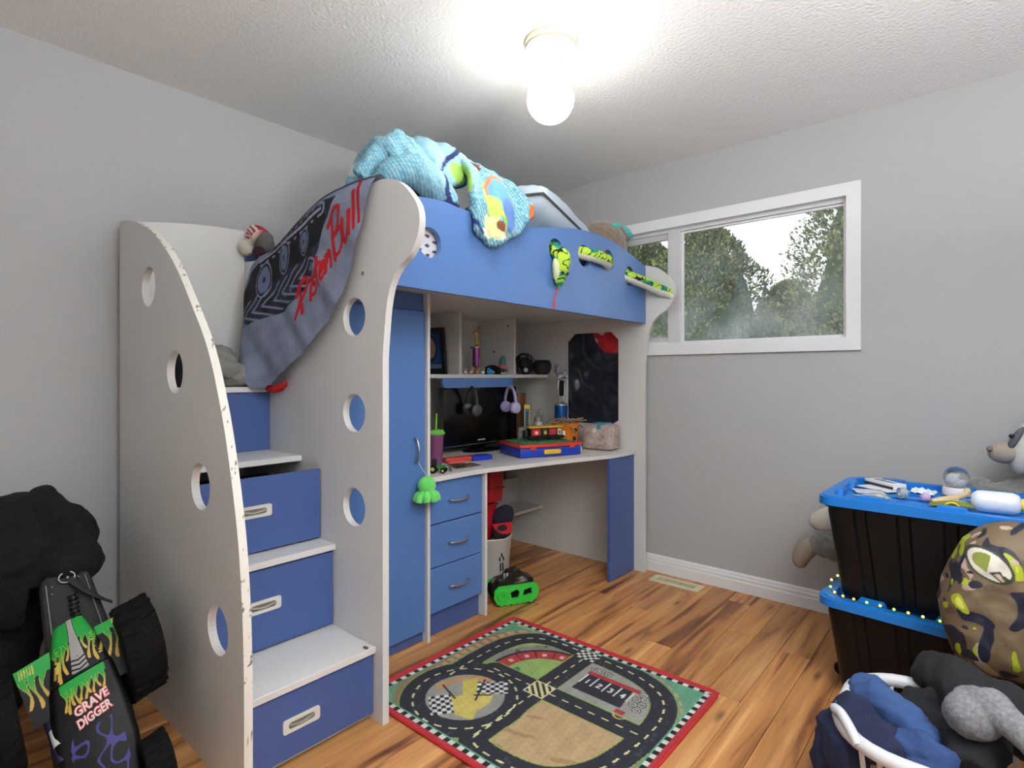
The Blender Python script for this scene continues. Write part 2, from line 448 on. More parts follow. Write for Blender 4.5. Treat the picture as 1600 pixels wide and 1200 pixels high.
# ------------------------------------------------------------------ outside the window
struct('lawn', bx(-14, 9, YB + .2, 18, -.5, -.42), mat('lawn_grass', (96, 112, 62), .95, var=.3, vs=3))
M_LEAF = mat('cedar_foliage', rough=.8, attr=True, var=.25, vs=3)
M_BARK = mat('cedar_bark', (84, 66, 52), .9, var=.3, vs=12)
def cedar(x, y, top, rad, label, n=7000, seed=1, lean=0):
    n = int(n * 1.5)
    t = thing('cedar_tree', label, 'tree', (x, y, -.42), group='cedars outside the window')
    b = B(); tube(b, [(x, y, -.42), (x, y, top * .8)], [.09, .03], 8)
    obj('trunk', b, M_BARK, t, smooth=60)
    rs = np.random.RandomState(seed); H = top + .42
    h = rs.uniform(0.02, 1, n) ** .85
    prof = rad * np.clip((1 - h ** 3), 0, 1) ** .6 + .02
    ph = rs.uniform(0, 2 * np.pi, n)
    lumpy = 1 + .17 * np.sin(ph * 3 + h * 9 + seed) + .13 * np.sin(ph * 7 - h * 23)
    rr = prof * lumpy * rs.uniform(.82, 1.04, n)
    px = x + rr * np.cos(ph); py = y + rr * np.sin(ph); pz = -.42 + H * h
    L = rs.uniform(.025, .06, n)
    V = np.zeros((n * 6, 3), np.float32); colr = np.zeros((n * 6, 3), np.float32)
    dark, mid, lite = C(58, 70, 46), C(118, 128, 82), C(180, 182, 124)
    k = rs.uniform(0, 1, n) ** 1.3
    cc = np.where(k[:, None] < .5, dark + (mid - dark) * (k[:, None] * 2), mid + (lite - mid) * (k[:, None] * 2 - 1))
    for q in range(2):
        a = ph + rs.normal(0, .7, n); el = rs.uniform(.1, 1.2, n)
        d = np.stack([np.cos(a) * np.cos(el), np.sin(a) * np.cos(el), np.sin(el)], 1) * L[:, None]
        s = np.stack([-np.sin(a), np.cos(a), rs.normal(0, .4, n)], 1) * (L * .3)[:, None]
        c = np.stack([px, py, pz], 1)
        V[q * 3::6] = c - s; V[q * 3 + 1::6] = c + s; V[q * 3 + 2::6] = c + d
        for w in range(3): colr[q * 3 + w::6] = cc
    me = bpy.data.meshes.new('crown')
    me.from_pydata(V.tolist(), [], np.arange(n * 6).reshape(-1, 3).tolist())
    setcol(me, colr); me.materials.append(M_LEAF)
    me.transform(Matrix.Translation(-ORG[t]))
    o = bpy.data.objects.new('crown', me); COL.objects.link(o); o.parent = t
    o['kind'] = 'stuff'
    # the dense inside of the crown
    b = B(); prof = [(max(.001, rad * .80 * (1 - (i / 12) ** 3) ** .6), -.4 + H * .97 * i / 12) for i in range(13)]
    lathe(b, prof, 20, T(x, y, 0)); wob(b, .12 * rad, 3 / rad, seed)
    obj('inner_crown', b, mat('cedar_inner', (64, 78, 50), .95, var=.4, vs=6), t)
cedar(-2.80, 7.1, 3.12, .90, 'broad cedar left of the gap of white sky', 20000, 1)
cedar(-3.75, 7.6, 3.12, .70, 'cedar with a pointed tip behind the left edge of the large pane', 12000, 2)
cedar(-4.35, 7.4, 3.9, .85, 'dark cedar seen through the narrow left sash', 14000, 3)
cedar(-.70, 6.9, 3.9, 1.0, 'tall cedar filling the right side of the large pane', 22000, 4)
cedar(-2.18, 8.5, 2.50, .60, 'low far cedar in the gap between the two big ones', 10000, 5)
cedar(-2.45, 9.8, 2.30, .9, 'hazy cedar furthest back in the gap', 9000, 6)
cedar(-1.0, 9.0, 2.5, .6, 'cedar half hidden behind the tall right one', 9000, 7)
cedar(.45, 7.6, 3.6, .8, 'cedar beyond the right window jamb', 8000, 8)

# ------------------------------------------------------------------ ceiling light
LX, LY = -1.262, 1.70
lt = thing('ceiling_light', 'white porcelain lampholder with a glowing globe bulb on the ceiling', 'ceiling light', (LX, LY, ZC))
M_PORC = mat('porcelain', (238, 236, 230), .25, var=.02)
obj('collar', lathe(B(), [(0, ZC), (.097, ZC), (.097, ZC - .022), (.088, ZC - .026), (0, ZC - .026)], 40, T(LX, LY, 0)), mat('cream_collar', (226, 222, 190), .5), lt, smooth=40)
obj('base', lathe(B(), [(0, ZC - .026), (.094, ZC - .026), (.096, ZC - .034), (.09, ZC - .044), (.062, ZC - .05), (.05, ZC - .062), (.037, ZC - .066), (0, ZC - .066)], 40, T(LX, LY, 0)), M_PORC, lt, smooth=40)
obj('socket', lathe(B(), [(0, ZC - .064), (.034, ZC - .064), (.034, ZC - .108), (.03, ZC - .112), (0, ZC - .112)], 28, T(LX, LY, 0)), M_PORC, lt, smooth=40)
for a in (-20, 160):
    b = B(); lathe(b, [(0, 0), (.005, 0), (.005, .008), (0, .01)], 10, T(LX, LY, ZC - .085) @ RZ(a + 40) @ T(.034, 0, 0) @ RY(90))
    obj('screw', b, M_STEEL, lt)
b = B(); tube(b, [(LX + .035, LY + .028, ZC - .09), (LX + .04, LY + .033, ZC - .13), (LX + .075, LY + .06, ZC - .15)], .0012, 5)
obj('pull_cord', b, M_EDGE, lt)
prof = [(0, ZC - .108)] + [(.03, ZC - .108), (.034, ZC - .125)] + [(.089 * math.sin(R(a)), 2.222 + .089 * math.cos(R(a))) for a in range(26, 181, 7)] + [(0, 2.133)]
g = obj('globe_bulb', lathe(B(), prof, 40, T(LX, LY, 0)), mat('lit_globe', (255, 250, 240), .3, emis=((255, 249, 240), LAMP_E)), lt, smooth=60)

# ------------------------------------------------------------------ loft bed
bed = thing('loft_bed', 'white and blue loft bed with wavy end panels and a humped guard board', 'bed', (-2.05, 2.1, 0))
FX = -1.546
front = [(-1.546, .0), (-1.546, 1.233), (-1.536, 1.33), (-1.522, 1.42), (-1.498, 1.485), (-1.458, 1.53), (-1.405, 1.562), (-1.37, 1.61), (-1.357, 1.66), (-1.364, 1.705), (-1.39, 1.745),
         (-1.435, 1.79), (-1.485, 1.82), (-1.54, 1.834)]
fs = [(-1.546, 0)] + [(p.x, p.y) for p in smoothp([Vector((a, c, 0)) for a, c in front[1:]], 5)]
near = [(-2.62, 0)] + fs + [(p.x, p.y) for p in smoothp([Vector((a, c, 0)) for a, c in [(-1.56, 1.836), (-1.63, 1.835), (-1.75, 1.838), (-1.92, 1.822), (-2.08, 1.77), (-2.27, 1.70), (-2.45, 1.685), (-2.62, 1.70)]], 5)]
hol = [arc(-1.714, z, .068, 32) for z in (1.384, 1.043, .709)]
obj('end_panel', prism(B(), near, 'y', 1.14, 1.165, hol), M_WHITE, bed)
b = B(); lathe(b, [(0, 0), (.007, 0), (.006, .003), (0, .003)], 12, T(-1.656, 1.1385, 1.532) @ RX(90)); obj('bolt_cap', b, M_STEEL, bed)
sh = -.02
far = [(-2.67, 0)] + [(x + sh, z) for x, z in fs] + [(-1.9, 1.83), (-2.67, 1.86)]
octo = [(-2.133, .90), (-2.133, 1.40), (-2.075, 1.452), (-1.795, 1.452), (-1.742, 1.40), (-1.742, .90), (-1.79, .87), (-2.09, .87)]
obj('end_panel', prism(B(), far, 'y', 3.05, 3.072, [octo]), M_WHITE, bed)
gp = [(1.165, 1.489), (3.05, 1.489)] + [(p.x, p.y) for p in smoothp([Vector((a, c, 0)) for a, c in
      [(3.05, 1.825), (2.95, 1.852), (2.77, 1.892), (2.62, 1.912), (2.5, 1.918), (2.325, 1.907), (2.12, 1.874), (1.92, 1.835), (1.72, 1.822), (1.52, 1.825), (1.4, 1.83), (1.165, 1.80)]], 6)]
gh = [arc(1.358, 1.664, .056, 28), arc(2.141, 1.77, .055, 28), arc(2.383, 1.783, .055, 28), arc(2.62, 1.80, .055, 28), arc(2.852, 1.745, .055, 28)]
obj('guard_board', prism(B(), gp, 'x', -1.578, -1.558, gh), M_BLUE, bed)
obj('guard_board', bx(-2.62, -2.60, 1.165, 3.05, 1.489, 1.80), M_BLUE, bed)
obj('bed_deck', bx(-2.6, -1.58, 1.166, 3.049, 1.538, 1.554), M_WHITE, bed)
obj('end_trim', bx(-1.6, -1.58, 1.166, 1.19, 1.49, 1.75), M_WHITE, bed)

M_SHEET = mat('patterned_sheet', attr=True, rough=.9, var=.04, bump=.2, bs=60)
def sheetcol(a):
    c = np.tile(C(222, 222, 226), (len(a), 1)); u = a[:, 1] * 28; v = a[:, 2] * 28 + .5 * np.floor(u)
    d = np.hypot((u % 1) - .5, ((v % 1) - .5) * 1.5); c[d < .26] = C(42, 46, 74)
    return c
b = bx(-2.57, -1.60, 1.19, 3.03, 1.555, 1.745, bev=.03)
bmesh.ops.subdivide_edges(b, edges=b.edges[:], cuts=1)
b2 = B(); sheet(b2, 250, 44, lambda u, v: (-1.597, 1.2 + 1.82 * u, 1.565 + .165 * v), thick=.004)
mt = thing('mattress', 'single mattress in a white sheet with small navy marks behind the blue guard board', 'mattress', (-2.08, 2.1, 1.555))
obj('mattress_core', b, mat('white_ticking', (222, 222, 226), .9, bump=.2), mt, smooth=40)
obj('sheet_side', b2, M_SHEET, mt, smooth=60, col=sheetcol)

# hutch over the desk
hu = thing('desk_hutch', 'white open hutch with two dividers and a blue valance under the bed', 'shelf', (-2.4, 2.34, .727))
obj('shelf_board', prism(B(), [(-2.55, 1.637), (-2.25, 1.637), (-2.25, 3.0), (-2.29, 3.048), (-2.55, 3.048)], 'z', 1.164, 1.184), M_WHITE, hu)
for y in (2.179, 2.65):
    obj('divider', bx(-2.55, -2.25, y, y + .016, 1.184, 1.537, bev=.001), M_WHITE, hu)
obj('back_panel', bx(-2.566, -2.551, 1.637, 3.048, .728, 1.537), M_WHITE, hu)
va = [(-.2925, 0), (-.2925, -.03), (-.285, -.046), (-.272, -.054), (-.25, -.056), (.25, -.056), (.272, -.054), (.285, -.046), (.2925, -.03), (.2925, 0)]
obj('valance', prism(B(), [(2.352 + a, 1.164 + c) for a, c in va], 'x', -2.275, -2.257), M_BLUE, hu)
for (y, z) in ((2.22, 1.49), (2.26, 1.43), (2.55, 1.36), (2.61, 1.49)):
    b = B(); lathe(b, [(0, 0), (.009, 0), (.008, .003), (0, .004)], 12, T(-2.551, y + .03, z) @ RY(90)); obj('cam_lock_cap', b, mat('grey_cap', (118, 116, 114), .5), hu)
for (x, z) in ((-2.3, 1.49), (-2.42, 1.33), (-2.31, 1.21)):
    b = B(); lathe(b, [(0, 0), (.008, 0), (.007, .003), (0, .004)], 12, T(x, 2.65, z) @ RX(90)); obj('cam_lock_cap', b, mat('grey_cap', (118, 116, 114), .5), hu)

# wardrobe
wa = thing('wardrobe', 'tall narrow blue-doored wardrobe under the bed beside the desk', 'wardrobe', (-2.2, 1.4, 0))
obj('side_panel', bx(-2.55, -1.872, 1.619, 1.635, 0, 1.537, bev=.001), M_WHITE, wa)
obj('side_panel', bx(-2.55, -1.905, 1.17, 1.186, 0, 1.537, bev=.001), M_BLUE, wa)
obj('fascia', bx(-1.915, -1.9, 1.187, 1.618, 1.462, 1.537), M_BLUE, wa)
dr = obj('door', bx(-1.901, -1.885, 1.19, 1.615, .052, 1.458, bev=.0015), M_BLUE, wa)
obj('plinth', bx(-1.92, -1.905, 1.187, 1.618, 0.004, .048), M_BLUE_SHADE, wa)
b = B(); tube(b, smoothp([(-1.885, 1.556, .905), (-1.868, 1.556, .9), (-1.852, 1.556, .853), (-1.868, 1.556, .806), (-1.885, 1.556, .80)], 6), .0055, 8, flat=1.0)
obj('handle', b, M_STEEL, dr, smooth=60)
obj('carcass_back', bx(-2.55, -2.54, 1.187, 1.618, .05, 1.537), M_WHITE, wa)

# drawer cabinet
dc = thing('drawer_cabinet', 'three-drawer blue cabinet under the left end of the desk', 'drawers', (-2.2, 1.82, 0))
obj('side_panel', bx(-2.5, -1.868, 1.983, 1.998, 0.002, .704, bev=.001), M_WHITE, dc)
obj('carcass', bx(-2.5, -1.915, 1.638, 1.982, .1, .703), M_WHITE, dc)
obj('plinth', bx(-1.93, -1.913, 1.638, 1.982, .002, .105), M_BLUE_SHADE, dc)
for z0, z1 in ((.112, .310), (.315, .505), (.510, .699)):
    d = obj('drawer_front', bx(-1.914, -1.885, 1.64, 1.98, z0, z1, bev=.003), M_BLUE, dc)
    zc = (z0 + z1) / 2
    b = B(); tube(b, smoothp([(-1.885, 1.76, zc), (-1.868, 1.765, zc), (-1.860, 1.817, zc - .004), (-1.868, 1.869, zc), (-1.885, 1.874, zc)], 6), .0055, 8)
    obj('handle', b, M_STEEL, d, smooth=60)

# desk
dk = thing('desk', 'white corner desk top with an angled front and a blue end leg', 'desk', (-2.1, 2.4, 0))
top = [(-2.55, 1.637), (-1.862, 1.637), (-1.858, 1.9), (-1.845, 2.0), (-1.81, 2.12), (-1.74, 2.42), (-1.66, 2.69), (-1.632, 2.78), (-1.62, 2.9), (-1.62, 3.048), (-2.55, 3.048)]
b = prism(B(), top, 'z', .705, .727)
obj('worktop', b, M_WHITE, dk)
obj('leg_panel', bx(-1.652, -1.634, 2.765, 3.048, 0.002, .704, bev=.001), M_BLUE_SHADE, dk)
ls = thing('low_shelf', 'small white back shelf under the desk near the wall', 'shelf', (-2.44, 2.5, .27))
obj('shelf_board', bx(-2.55, -2.33, 2.0, 3.048, .27, .286), M_WHITE, ls)
obj('back_panel', bx(-2.565, -2.55, 2.0, 3.048, .27, .455), M_WHITE, ls)

# storage staircase
st = thing('storage_staircase', 'white stair chest with blue drawers and a curved chipped side panel', 'stairs', (-2.1, .9, 0))
cur = [(-1.544, .0), (-1.544, .30), (-1.548, .42), (-1.556, .538), (-1.58, .709), (-1.629, .898), (-1.694, 1.076), (-1.785, 1.25), (-1.91, 1.395), (-2.076, 1.559), (-2.264, 1.682), (-2.42, 1.745), (-2.517, 1.772), (-2.58, 1.788), (-2.662, 1.795)]
cs = [(p.x, p.y) for p in smoothp([Vector((a, c, 0)) for a, c in cur], 6)]
sp = [(-2.664, 0)] + cs
hs = [arc(x, z, .072, 32) for x, z in ((-2.318, 1.498), (-2.058, 1.188), (-1.843, .834), (-1.716, .429))]
side = obj('side_panel', prism(B(), sp, 'y', .68, .704, hs), M_WHITE, st)
# chipped edge band
def chipcol(a):
    c = np.tile(C(224, 221, 212), (len(a), 1)); n = npnoise(a, 160, 4) + .6 * npnoise(a, 320, 5)
    lo = npnoise(a, 7, 9); m = (n > 1.55 - .35 * (lo > 0)); c[m] = C(110, 100, 88); return c
band = [p for p in smoothp([Vector((a, 0, c)) for a, c in cur], 30)]
b = B(); NB = len(band) - 1
def bandf(u, v):
    i = min(int(u * NB + .5), NB); p = band[i]; q = (band[min(i + 1, NB)] - band[max(i - 1, 0)]).normalized(); nrm = Vector((q.z, 0, -q.x))
    return p + nrm * .0012 + Vector((0, .6802 + .0236 * v, 0))
sheet(b, NB, 12, bandf, thick=.001)
obj('edge_band', b, mat('chipped_edge', attr=True, rough=.5, var=.02), side, col=chipcol, label='chipped white edge band')
noses = [(-1.582, .255), (-1.829, .557), (-2.072, .860), (-2.326, 1.129)]
for i, (x, z) in enumerate(noses):
    obj('tread', bx(-2.578, x, .705, 1.139, z - .022, z, bev=.0015), M_WHITE, st)
obj('floor_plate', bx(-2.578, -1.62, .705, 1.139, .004, .02), M_WHITE, st)
obj('back_panel', prism(B(), [(.705, .02), (1.139, .02), (1.139, 1.836), (1.03, 1.832), (.92, 1.822), (.81, 1.806), (.705, 1.786)], 'x', -2.6, -2.58), M_WHITE, st)
b = B(); prism(b, rrect(.022, .012, .005), 'z', .2551, .2575, mx=T(-1.60, 1.11, 0)); obj('edge_chip', b, mat('worn_chipboard', (96, 82, 66), .9), st)
M_PLATE = mat('cream_plate', (206, 205, 198), .4)
for i, (x, z) in enumerate(noses):
    z0 = (noses[i - 1][1] if i else .02) + .006; z1 = z - .03
    xf = x - .012
    if i == 2: xf = -1.928; z0 = .563; z1 = .822
    nm = 'drawer_front'
    if i == 3:
        obj('riser_panel', bx(xf - .016, xf, .706, 1.138, .861, z - .022), M_BLUE_SHADE, st); continue
    d = obj(nm, bx(xf - .016, xf, .708, 1.136, z0, z1, bev=.002), M_BLUE_SHADE, st)
    if i == 2:
        b = B()
        box(b, xf - .40, xf - .016, .72, .732, z0 + .02, z1 - .06); box(b, xf - .40, xf - .016, 1.112, 1.124, z0 + .02, z1 - .06); box(b, xf - .40, xf - .016, .72, 1.124, z0 + .015, z0 + .025); box(b, xf - .41, xf - .40, .72, 1.124, z0 + .02, z1 - .06)
        tag(obj('drawer_box', b, M_DARK, d), kind='stuff')  # box coloured near-black, the shade of the open gap painted in
    yc = .875 if i < 2 else .885; zc = (z0 + z1) / 2 + (.012 if i != 0 else .0)
    b = B(); prism(b, [(yc + a, zc + c) for a, c in rrect(.12, .042, .008)], 'x', xf + .0002, xf + .005, [[(yc + a, zc + c) for a, c in rrect(.085, .02, .009)]])
    obj('pull_plate', b, M_PLATE, d)
    b = B(); prism(b, [(yc + a, zc + c) for a, c in rrect(.085, .02, .009)], 'x', xf + .0002, xf + .0012)
    obj('pull_recess', b, mat('pull_shadow', (120, 117, 108), .6), d)
    b = B(); tube(b, smoothp([(xf + .003, yc - .04, zc + .003), (xf + .006, yc, zc - .004), (xf + .003, yc + .04, zc + .003)], 6), .0035, 8)
    obj('pull_grip', b, mat('pull_metal', (170, 166, 150), .4, metal=.5), d)

# ------------------------------------------------------------------ rug
RU0, RV0, RW, RH = -1.752, 1.192, 1.0, .866
def rugpaint(a):
    P = np.stack([a[:, 0], a[:, 1]], 1).astype(float)
    c = np.tile(C(98, 168, 132), (len(P), 1))
    x, y = P[:, 0], P[:, 1]
    n1 = npnoise(P, 9, 1); n2 = npnoise(P, 60, 2); n3 = npnoise(P, 170, 3)
    def put(m, *rgb): c[m] = C(*rgb)
    road, edge, gr = (46, 47, 58), (150, 176, 78), (160, 158, 146)
    X0, X1, Y0, Y1 = RU0, RU0 + RW, RV0, RV0 + RH
    # tan verge in the corners
    cx, cy = -1.265, 1.60
    q = np.hypot((x - cx) / .47, (y - cy) / .42); sq = (np.abs((x - cx) / .47) ** 3 + np.abs((y - cy) / .42) ** 3) ** (1 / 3)
    put(sq < 1.02, 150, 128, 86)
    loop = [(-1.60, 1.50), (-1.615, 1.7), (-1.60, 1.85), (-1.55, 1.94), (-1.45, 1.985), (-1.30, 1.985), (-1.1, 1.975), (-.96, 1.935), (-.88, 1.86), (-.845, 1.75), (-.845, 1.6), (-.88, 1.42), (-.97, 1.3), (-1.1, 1.26), (-1.25, 1.27), (-1.265, 1.36), (-1.27, 1.5)]
    loop = [(p.x, p.y) for p in smoothp([Vector((p[0], p[1], 0)) for p in loop], 6)]
    cc = [(-1.452 + .19 * math.cos(t), 1.435 + .19 * math.sin(t)) for t in np.linspace(0, 6.2832, 60)]
    cross1 = [(-1.272, 1.30), (-1.272, 1.98)]; cross2 = [(-1.5, 1.645), (-1.2, 1.645), (-.85, 1.645)]
    dl, sl = dist(P, loop); dc_, sc_ = dist(P, cc); d1, s1 = dist(P, cross1); d2, s2 = dist(P, cross2)
    # kerb of orange chips beside the outer road
    kb = (dl > .055) & (dl < .085) & (sq < 1.05) & (sq > .85)
    put(kb & ((sl * 26) % 1 < .6), 214, 150, 104)
    inner = sq < .86
    put(inner, 136, 168, 84)
    # right-hand paddock
    put((x > -1.225) & (y > 1.685) & inner, 158, 157, 148)
    # pit stand quadrant (left, back)
    r = np.hypot(x + 1.30, y - 1.70)
    qd = (x < -1.315) & (y > 1.69)
    put(qd & (r < .30), 150, 186, 92)
    ang = np.arctan2(y - 1.70, -(x + 1.30))
    put(qd & (r > .165) & (r < .225), 186, 42, 44)
    put(qd & (r > .235) & (r < .275), 140, 138, 132); put(qd & (r > .235) & (r < .275) & (n2 > .9), 90, 90, 88)
    put(qd & (r > .225) & (r < .238), 40, 42, 46); put(qd & (r > .29) & (r < .31) & ((ang * 22) % 1 < .6), 212, 158, 96)
    for k in (.4, .78, 1.17): put(qd & (np.abs(ang - k) < .012) & (r > .165) & (r < .225), 70, 24, 26)
    put(qd & (r > .183) & (r < .205) & (np.abs(((ang * 2.6) % 1) - .5) < .12), 220, 190, 170)
    put(qd & (r > .06) & (r < .14) & (npnoise(P, 32, 12) > .75), 64, 138, 108)
    # sand quadrant (right, front)
    put((x > -1.22) & (y < 1.60) & (sq < .78), 196, 164, 112)
    put((x > -1.22) & (y < 1.60) & (sq < .78) & (npnoise(P, 40, 21) > 1.1), 176, 140, 90)
    # roads
    for d in (dl, dc_, d1, d2): put(d < .050, *edge)
    rm = (dl < .046) | (dc_ < .046) | (d1 < .046) | (d2 < .046)
    put(rm, *road); put(rm & (n3 > 1.2), 60, 62, 76)
    # infield of the circle
    rc = np.hypot(x + 1.452, y - 1.435)
    put(rc < .144, 160, 158, 148)
    put((rc < .144) & (rc > .10) & (n1 > .15), 206, 152, 96)
    put(inpoly(P, [(-1.53, 1.50), (-1.50, 1.55), (-1.36, 1.40), (-1.33, 1.35), (-1.40, 1.33), (-1.45, 1.42)]), 214, 196, 70)
    put((rc < .1) & (n1 < -.4), 222, 200, 90)
    for (fx, fy, ux, uy) in ((-1.455, 1.50, .74, .67), (-1.525, 1.375, .80, -.60)):
        vx, vy = -uy, ux; u = (x - fx) * ux + (y - fy) * uy; v = (x - fx) * vx + (y - fy) * vy
        m = (u > 0) & (u < .115) & (v > -.04) & (v < .04)
        put(m, 224, 224, 222); put(m & ((np.floor(u / .0165) + np.floor(v / .016)) % 2 == 0), 34, 36, 44)
    for ln in ([(-1.47, 1.56), (-1.405, 1.44)], [(-1.565, 1.43), (-1.47, 1.40)], [(-1.43, 1.46), (-1.385, 1.50)]):
        d, _ = dist(P, ln); put(d < .004, 40, 40, 46)
    # dashes
    for d, s in ((dl, sl), (dc_, sc_), (d1, s1), (d2, s2)):
        put((d < .0035) & ((s / .055) % 1 < .5), 226, 222, 150)
    # crossings
    m = (np.abs(x + 1.272) < .046) & (np.abs(y - 1.645) < .046)
    put(m, 226, 220, 140); put(m & (((x + y) / .03) % 1 < .5), 44, 46, 54)
    e = m & ((np.abs(x + 1.272) > .04) | (np.abs(y - 1.645) > .04)); put(e, 214, 212, 180)
    m = (np.abs(x + 1.272) < .046) & (np.abs(y - 1.985) < .046)
    put(m, 224, 222, 210); put(m & ((np.floor((x + 1.318) / .0155) + np.floor((y - 1.939) / .0155)) % 2 == 0), 40, 42, 50)
    # car park
    lot = [(-1.19, 1.735), (-1.19, 1.86), (-1.00, 1.86), (-.985, 1.735)]
    put(inpoly(P, lot), *road)
    put((x > -1.2) & (x < -.975) & (y > 1.855) & (y < 1.878), 186, 40, 46)
    digits = {'1': [[(0, 1), (0, 0)]], '2': [[(-.4, .85), (0, 1), (.4, .8), (-.4, 0), (.45, 0)]], '3': [[(-.4, 1), (.35, .95), (0, .55), (.4, .3), (0, 0), (-.4, .1)]], '4': [[(.2, 0), (.2, 1), (-.4, .35), (.45, .35)]]}
    for k, dg in enumerate('1234'):
        bx0 = -1.165 + .05 * k
        for s in digits[dg]:
            d, _ = dist(P, [(bx0 + px * .016, 1.795 + py * .026) for px, py in s]); put(d < .0032, 228, 228, 224)
    for k in range(5):
        d, _ = dist(P, [(-1.19 + .05 * k, 1.85), (-1.19 + .05 * k, 1.785)]); put(d < .003, 226, 226, 224)
    # tyres
    for (tx, ty) in ((-1.19, 1.90), (-1.165, 1.905), (-1.13, 1.90), (-.955, 1.86), (-.94, 1.835), (-.965, 1.82), (-.935, 1.80), (-.96, 1.785), (-.935, 1.76)):
        d = np.hypot(x - tx, y - ty); put(d < .017, 58, 58, 62); put(d < .0135, 190, 188, 180); put(d < .008, 66, 66, 70); put(d < .004, 180, 178, 170)
    put((np.abs(x + .975) < .018) & (np.abs(y - 1.715) < .012), 190, 44, 40); put((np.hypot(x + .965, y - 1.70) > .02) & (np.hypot(x + .965, y - 1.70) < .026) & (y < 1.70), 224, 190, 90)
    # crowd beside the far corner
    m = (np.abs(x + 1.63) < .05) & (np.abs(y - 2.01) < .012); put(m & ((x / .012) % 1 < .6), 220, 204, 90)
    # check border and red edge
    ex = np.minimum(x - X0, X1 - x); ey = np.minimum(y - Y0, Y1 - y); ed = np.minimum(ex, ey)
    run = np.where(ex < ey, y, x)
    bm_ = ed < .042; put(bm_, 222, 222, 216); put(bm_ & ((run / .043) % 1 < .5), 34, 34, 36)
    put(ed < .024, 196, 40, 46); put((ed > .042) & (ed < .047), 92, 176, 140)
    g_ = c.mean(1, keepdims=True); c = (g_ + (c - g_) * .86) * .84 * (1 + .07 * n3[:, None]).clip(.8, 1.2)
    return c
rug = thing('play_rug', 'road-map play rug with a red bound edge and checkered border on the floor', 'rug', (-1.252, 1.62, 0))
b = B(); sheet(b, 330, 288, lambda u, v: (RU0 + RW * u, RV0 + RH * v, .0072))
obj('pile', b, mat('rug_print', attr=True, rough=.95, var=.05, vs=40, bump=.35, bs=500), rug, col=rugpaint)
b = B(); prism(b, [(RU0 + RW / 2 + a, RV0 + RH / 2 + c) for a, c in rrect(RW, RH, .02)], 'z', 0.0008, .0066); obj('backing', b, mat('rug_back', (70, 60, 56), .9), rug)
rim = [(RU0 + RW / 2 + a, RV0 + RH / 2 + c, .006) for a, c in rrect(RW - .004, RH - .004, .03)]
b = B(); tube(b, rim + rim[:1], .0062, 8); obj('binding', b, mat('red_binding', (188, 36, 44), .85, bump=.3), rug, smooth=60)

# ------------------------------------------------------------------ floor vent
ve = thing('floor_vent', 'cream slotted floor register by the white baseboard', 'vent', (-1.345, 3.0, 0))
sl = []
for k in range(17):
    x = -1.345 - .105 + k * .0131
    sl.append([(x - .0035, 2.975), (x - .0035, 3.025), (x + .0035, 3.025), (x + .0035, 2.975)])
obj('grille', prism(B(), [(-1.345 + a, 3.0 + c) for a, c in rrect(.29, .105, .006)], 'z', .0005, .006, sl), mat('cream_metal', (214, 204, 168), .45), ve)
obj('slot_shade', bx(-1.46, -1.23, 2.97, 3.03, .0003, .0012), M_DARK, ve)  # thin dark sheet that paints the shade below the slots

